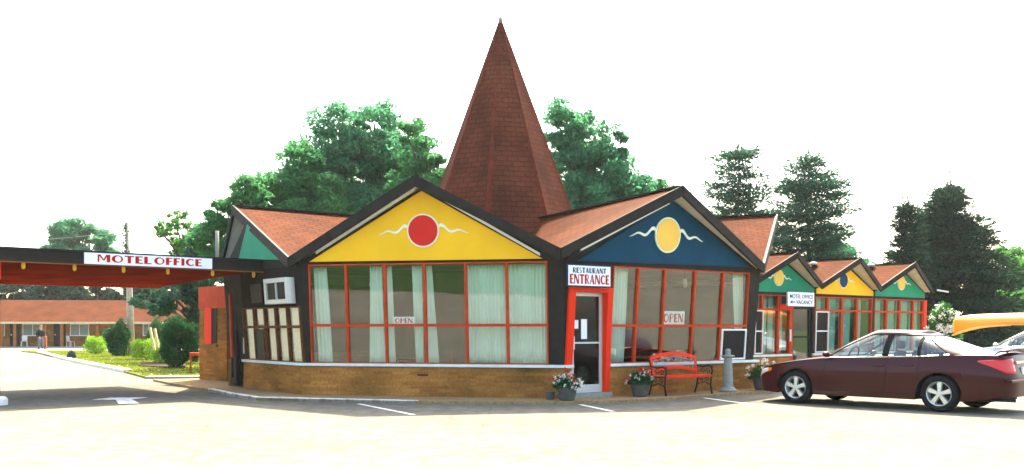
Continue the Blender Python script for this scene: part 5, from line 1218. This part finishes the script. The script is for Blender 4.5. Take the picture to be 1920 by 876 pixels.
    # seats and steering wheel
    for (x, ys) in ((.3, (-.38, .38)), (.98, (-.42, .42))):
        for y in ys:
            mb = MB(); mb.hexa([(x, y-.23, .5), (x, y+.23, .5), (x+.14, y+.23, .5), (x+.14, y-.23, .5), (x+.14, y-.2, 1.05), (x+.14, y+.2, 1.05), (x+.22, y+.2, 1.05), (x+.22, y-.2, 1.05)]); se = mb.build('seat', M['seatfabric'], t, bevel=.04)
            mb = MB(); mb.box(x+.15, x+.23, y-.12, y+.12, 1.06 if x > .5 else 1.09, 1.15 if x > .5 else 1.24); mb.build('headrest', M['seatfabric'], se, bevel=.04)
    mb = MB(); mb.tube([(-.42+.06*math.sin(a), -.38+.18*math.cos(a), .95+.17*math.sin(a)) for a in np.linspace(0, 2*math.pi, 25)], .015, 6, False); mb.build('steering_wheel', M['tyre'], t, smooth=True)
    mb = MB(); mb.box(-.9, -.55, -.68, .68, .78, .93); mb.build('dashboard', M['seatfabric'], t, bevel=.04)
    # wheels
    for wx in (WF, WR):
        for s in (-1, 1):
            yw = s*.80; w = MB(); R = .32
            def lat(mb, prof, n=40):
                o = len(mb.v)
                for (r, y) in prof:
                    for k in range(n): a = 2*math.pi*k/n; mb.v.append((wx+r*math.cos(a), yw+s*y, R+r*math.sin(a)))
                for i in range(len(prof)-1):
                    for k in range(n): mb.f.append((o+i*n+k, o+i*n+(k+1) % n, o+(i+1)*n+(k+1) % n, o+(i+1)*n+k)); mb.uv.append(None)
            lat(w, [(.2, -.15), (.3, -.13), (R, -.09), (R, .0), (.315, .045), (.28, .062), (.225, .055), (.215, .04)]); wh = w.build('wheel', M['tyre'], t, smooth=True)
            rm = MB(); lat(rm, [(.218, .045), (.21, .06), (.2, .05), (.19, -.02), (.19, -.1)]); lat(rm, [(.055, -.02), (.055, .03), (.04, .045), (.001, .045)])
            for k in range(5):
                a = 2*math.pi*k/5+.3; ca, sa = math.cos(a), math.sin(a)
                def Q(r, tt, y): return (wx+r*ca-tt*sa, yw+s*y, R+r*sa+tt*ca)
                rm.hexa([Q(.03, -.03, -.02), Q(.03, .03, -.02), Q(.2, .05, -.005), Q(.2, -.05, -.005), Q(.03, -.026, .04), Q(.03, .026, .04), Q(.2, .04, .035), Q(.2, -.04, .035)])
            rm.build('rim', M['rim'], wh)
            bd = MB(); lat(bd, [(.19, -.06), (.001, -.06)]); bd.build('brake_disc', M['darkmetal'], wh)
    return t
cf, cr_ = V(5.70, 20.3, 0), V(7.66, 18.25, 0); cdir = (cr_-cf).normalized(); perp = V(cdir.y, -cdir.x, 0)   # perp points towards the camera side
near = perp if perp.y < 0 else -perp
scale = 1.04
cm = (cf+cr_)/2-near*.8*scale+cdir*.14; rz = math.atan2(cdir.y, cdir.x)
c1 = car('maroon four door sedan parked in front of the restaurant, its tail toward the picture edge', cm, rz, M['redbody']); c1.scale = (scale*1.035, scale, scale)
c2p = at(2045, 22.8, z=0); 
c2 = car('silver sedan carrying the yellow canoe, mostly hidden behind the maroon car', V(14.7, 27.9, 0), rz, M['silverbody']); c2.scale = (1.1,)*3
# canoe upside down on the silver car
cl = 4.9
def canoe_pt(u, v):     # u along, v across (0..1) ; hull keel up
    x = (u-.5)*cl; e = abs(2*u-1); w = .43*(1-e**3.2)**.75+.012; a = math.pi*v
    dep = .34+.14*e**4; zt_ = .0
    return (x-(.0 if e < .98 else 0)+math.copysign(.10*(1-math.sin(a)**1)*0, x), -w*math.cos(a), .0-.2*e**3.5+(dep)*abs(math.sin(a))**.75+zt_*math.sin(a)-.14*e**14*abs(math.sin(a))-.1*e**5*(1-abs(math.sin(a))))
ct = thing('canoe', 'upturned yellow canoe strapped on the roof of the silver car', 'canoe', V(14.87, 28.0, 1.63), rz)
mb = MB(); mb.grid(canoe_pt, 64, 20); o = mb.build('hull', M['canoe'], ct, smooth=True); o.modifiers.new('s', 'SOLIDIFY').thickness = .012
mb = MB()
for v_ in (0, 1): mb.tube([canoe_pt(u, v_) for u in np.linspace(0, 1, 40)], .014, 6)
mb.build('gunwale', M['canoe'], ct)
mb = MB()
for x in (-1.3, 1.3): mb.box(x-.08, x+.08, -.35, .35, .02, .05)
mb.build('seat', M['orangewood'], ct)
mb = MB()
for x in (-.55, .55):
    mb.box(x-.025, x+.025, -.62, .62, -.045, -.012)
    for s in (-1, 1): mb.box(x-.03, x+.03, s*.56-.03, s*.56+.03, -.13, -.045)
rk_ = mb.build('roof_rack', M['darkmetal'], c2); rk_.parent = None; tag(rk_, 'black roof rack bars between the silver car and the canoe', 'roof rack'); rk_.location = ct.location; rk_.rotation_euler = ct.rotation_euler

# ------------------------------------------------------------------ hazy summer air
hz = MB(); hz.box(-300, 300, -90, 320, -1.0, 30); hm_ = bpy.data.materials.new('hazy_air'); hm_.use_nodes = True; nt = hm_.node_tree; nt.nodes.clear()
ho = nt.nodes.new('ShaderNodeOutputMaterial'); pv = nt.nodes.new('ShaderNodeVolumePrincipled'); pv.inputs['Density'].default_value = .00017; pv.inputs['Color'].default_value = (.9, 1, .97, 1); pv.inputs['Anisotropy'].default_value = .4
nt.links.new(pv.outputs[0], ho.inputs['Volume']); tag(hz.build('haze', hm_), 'thin pale summer haze filling the whole scene', 'haze', kind='stuff')
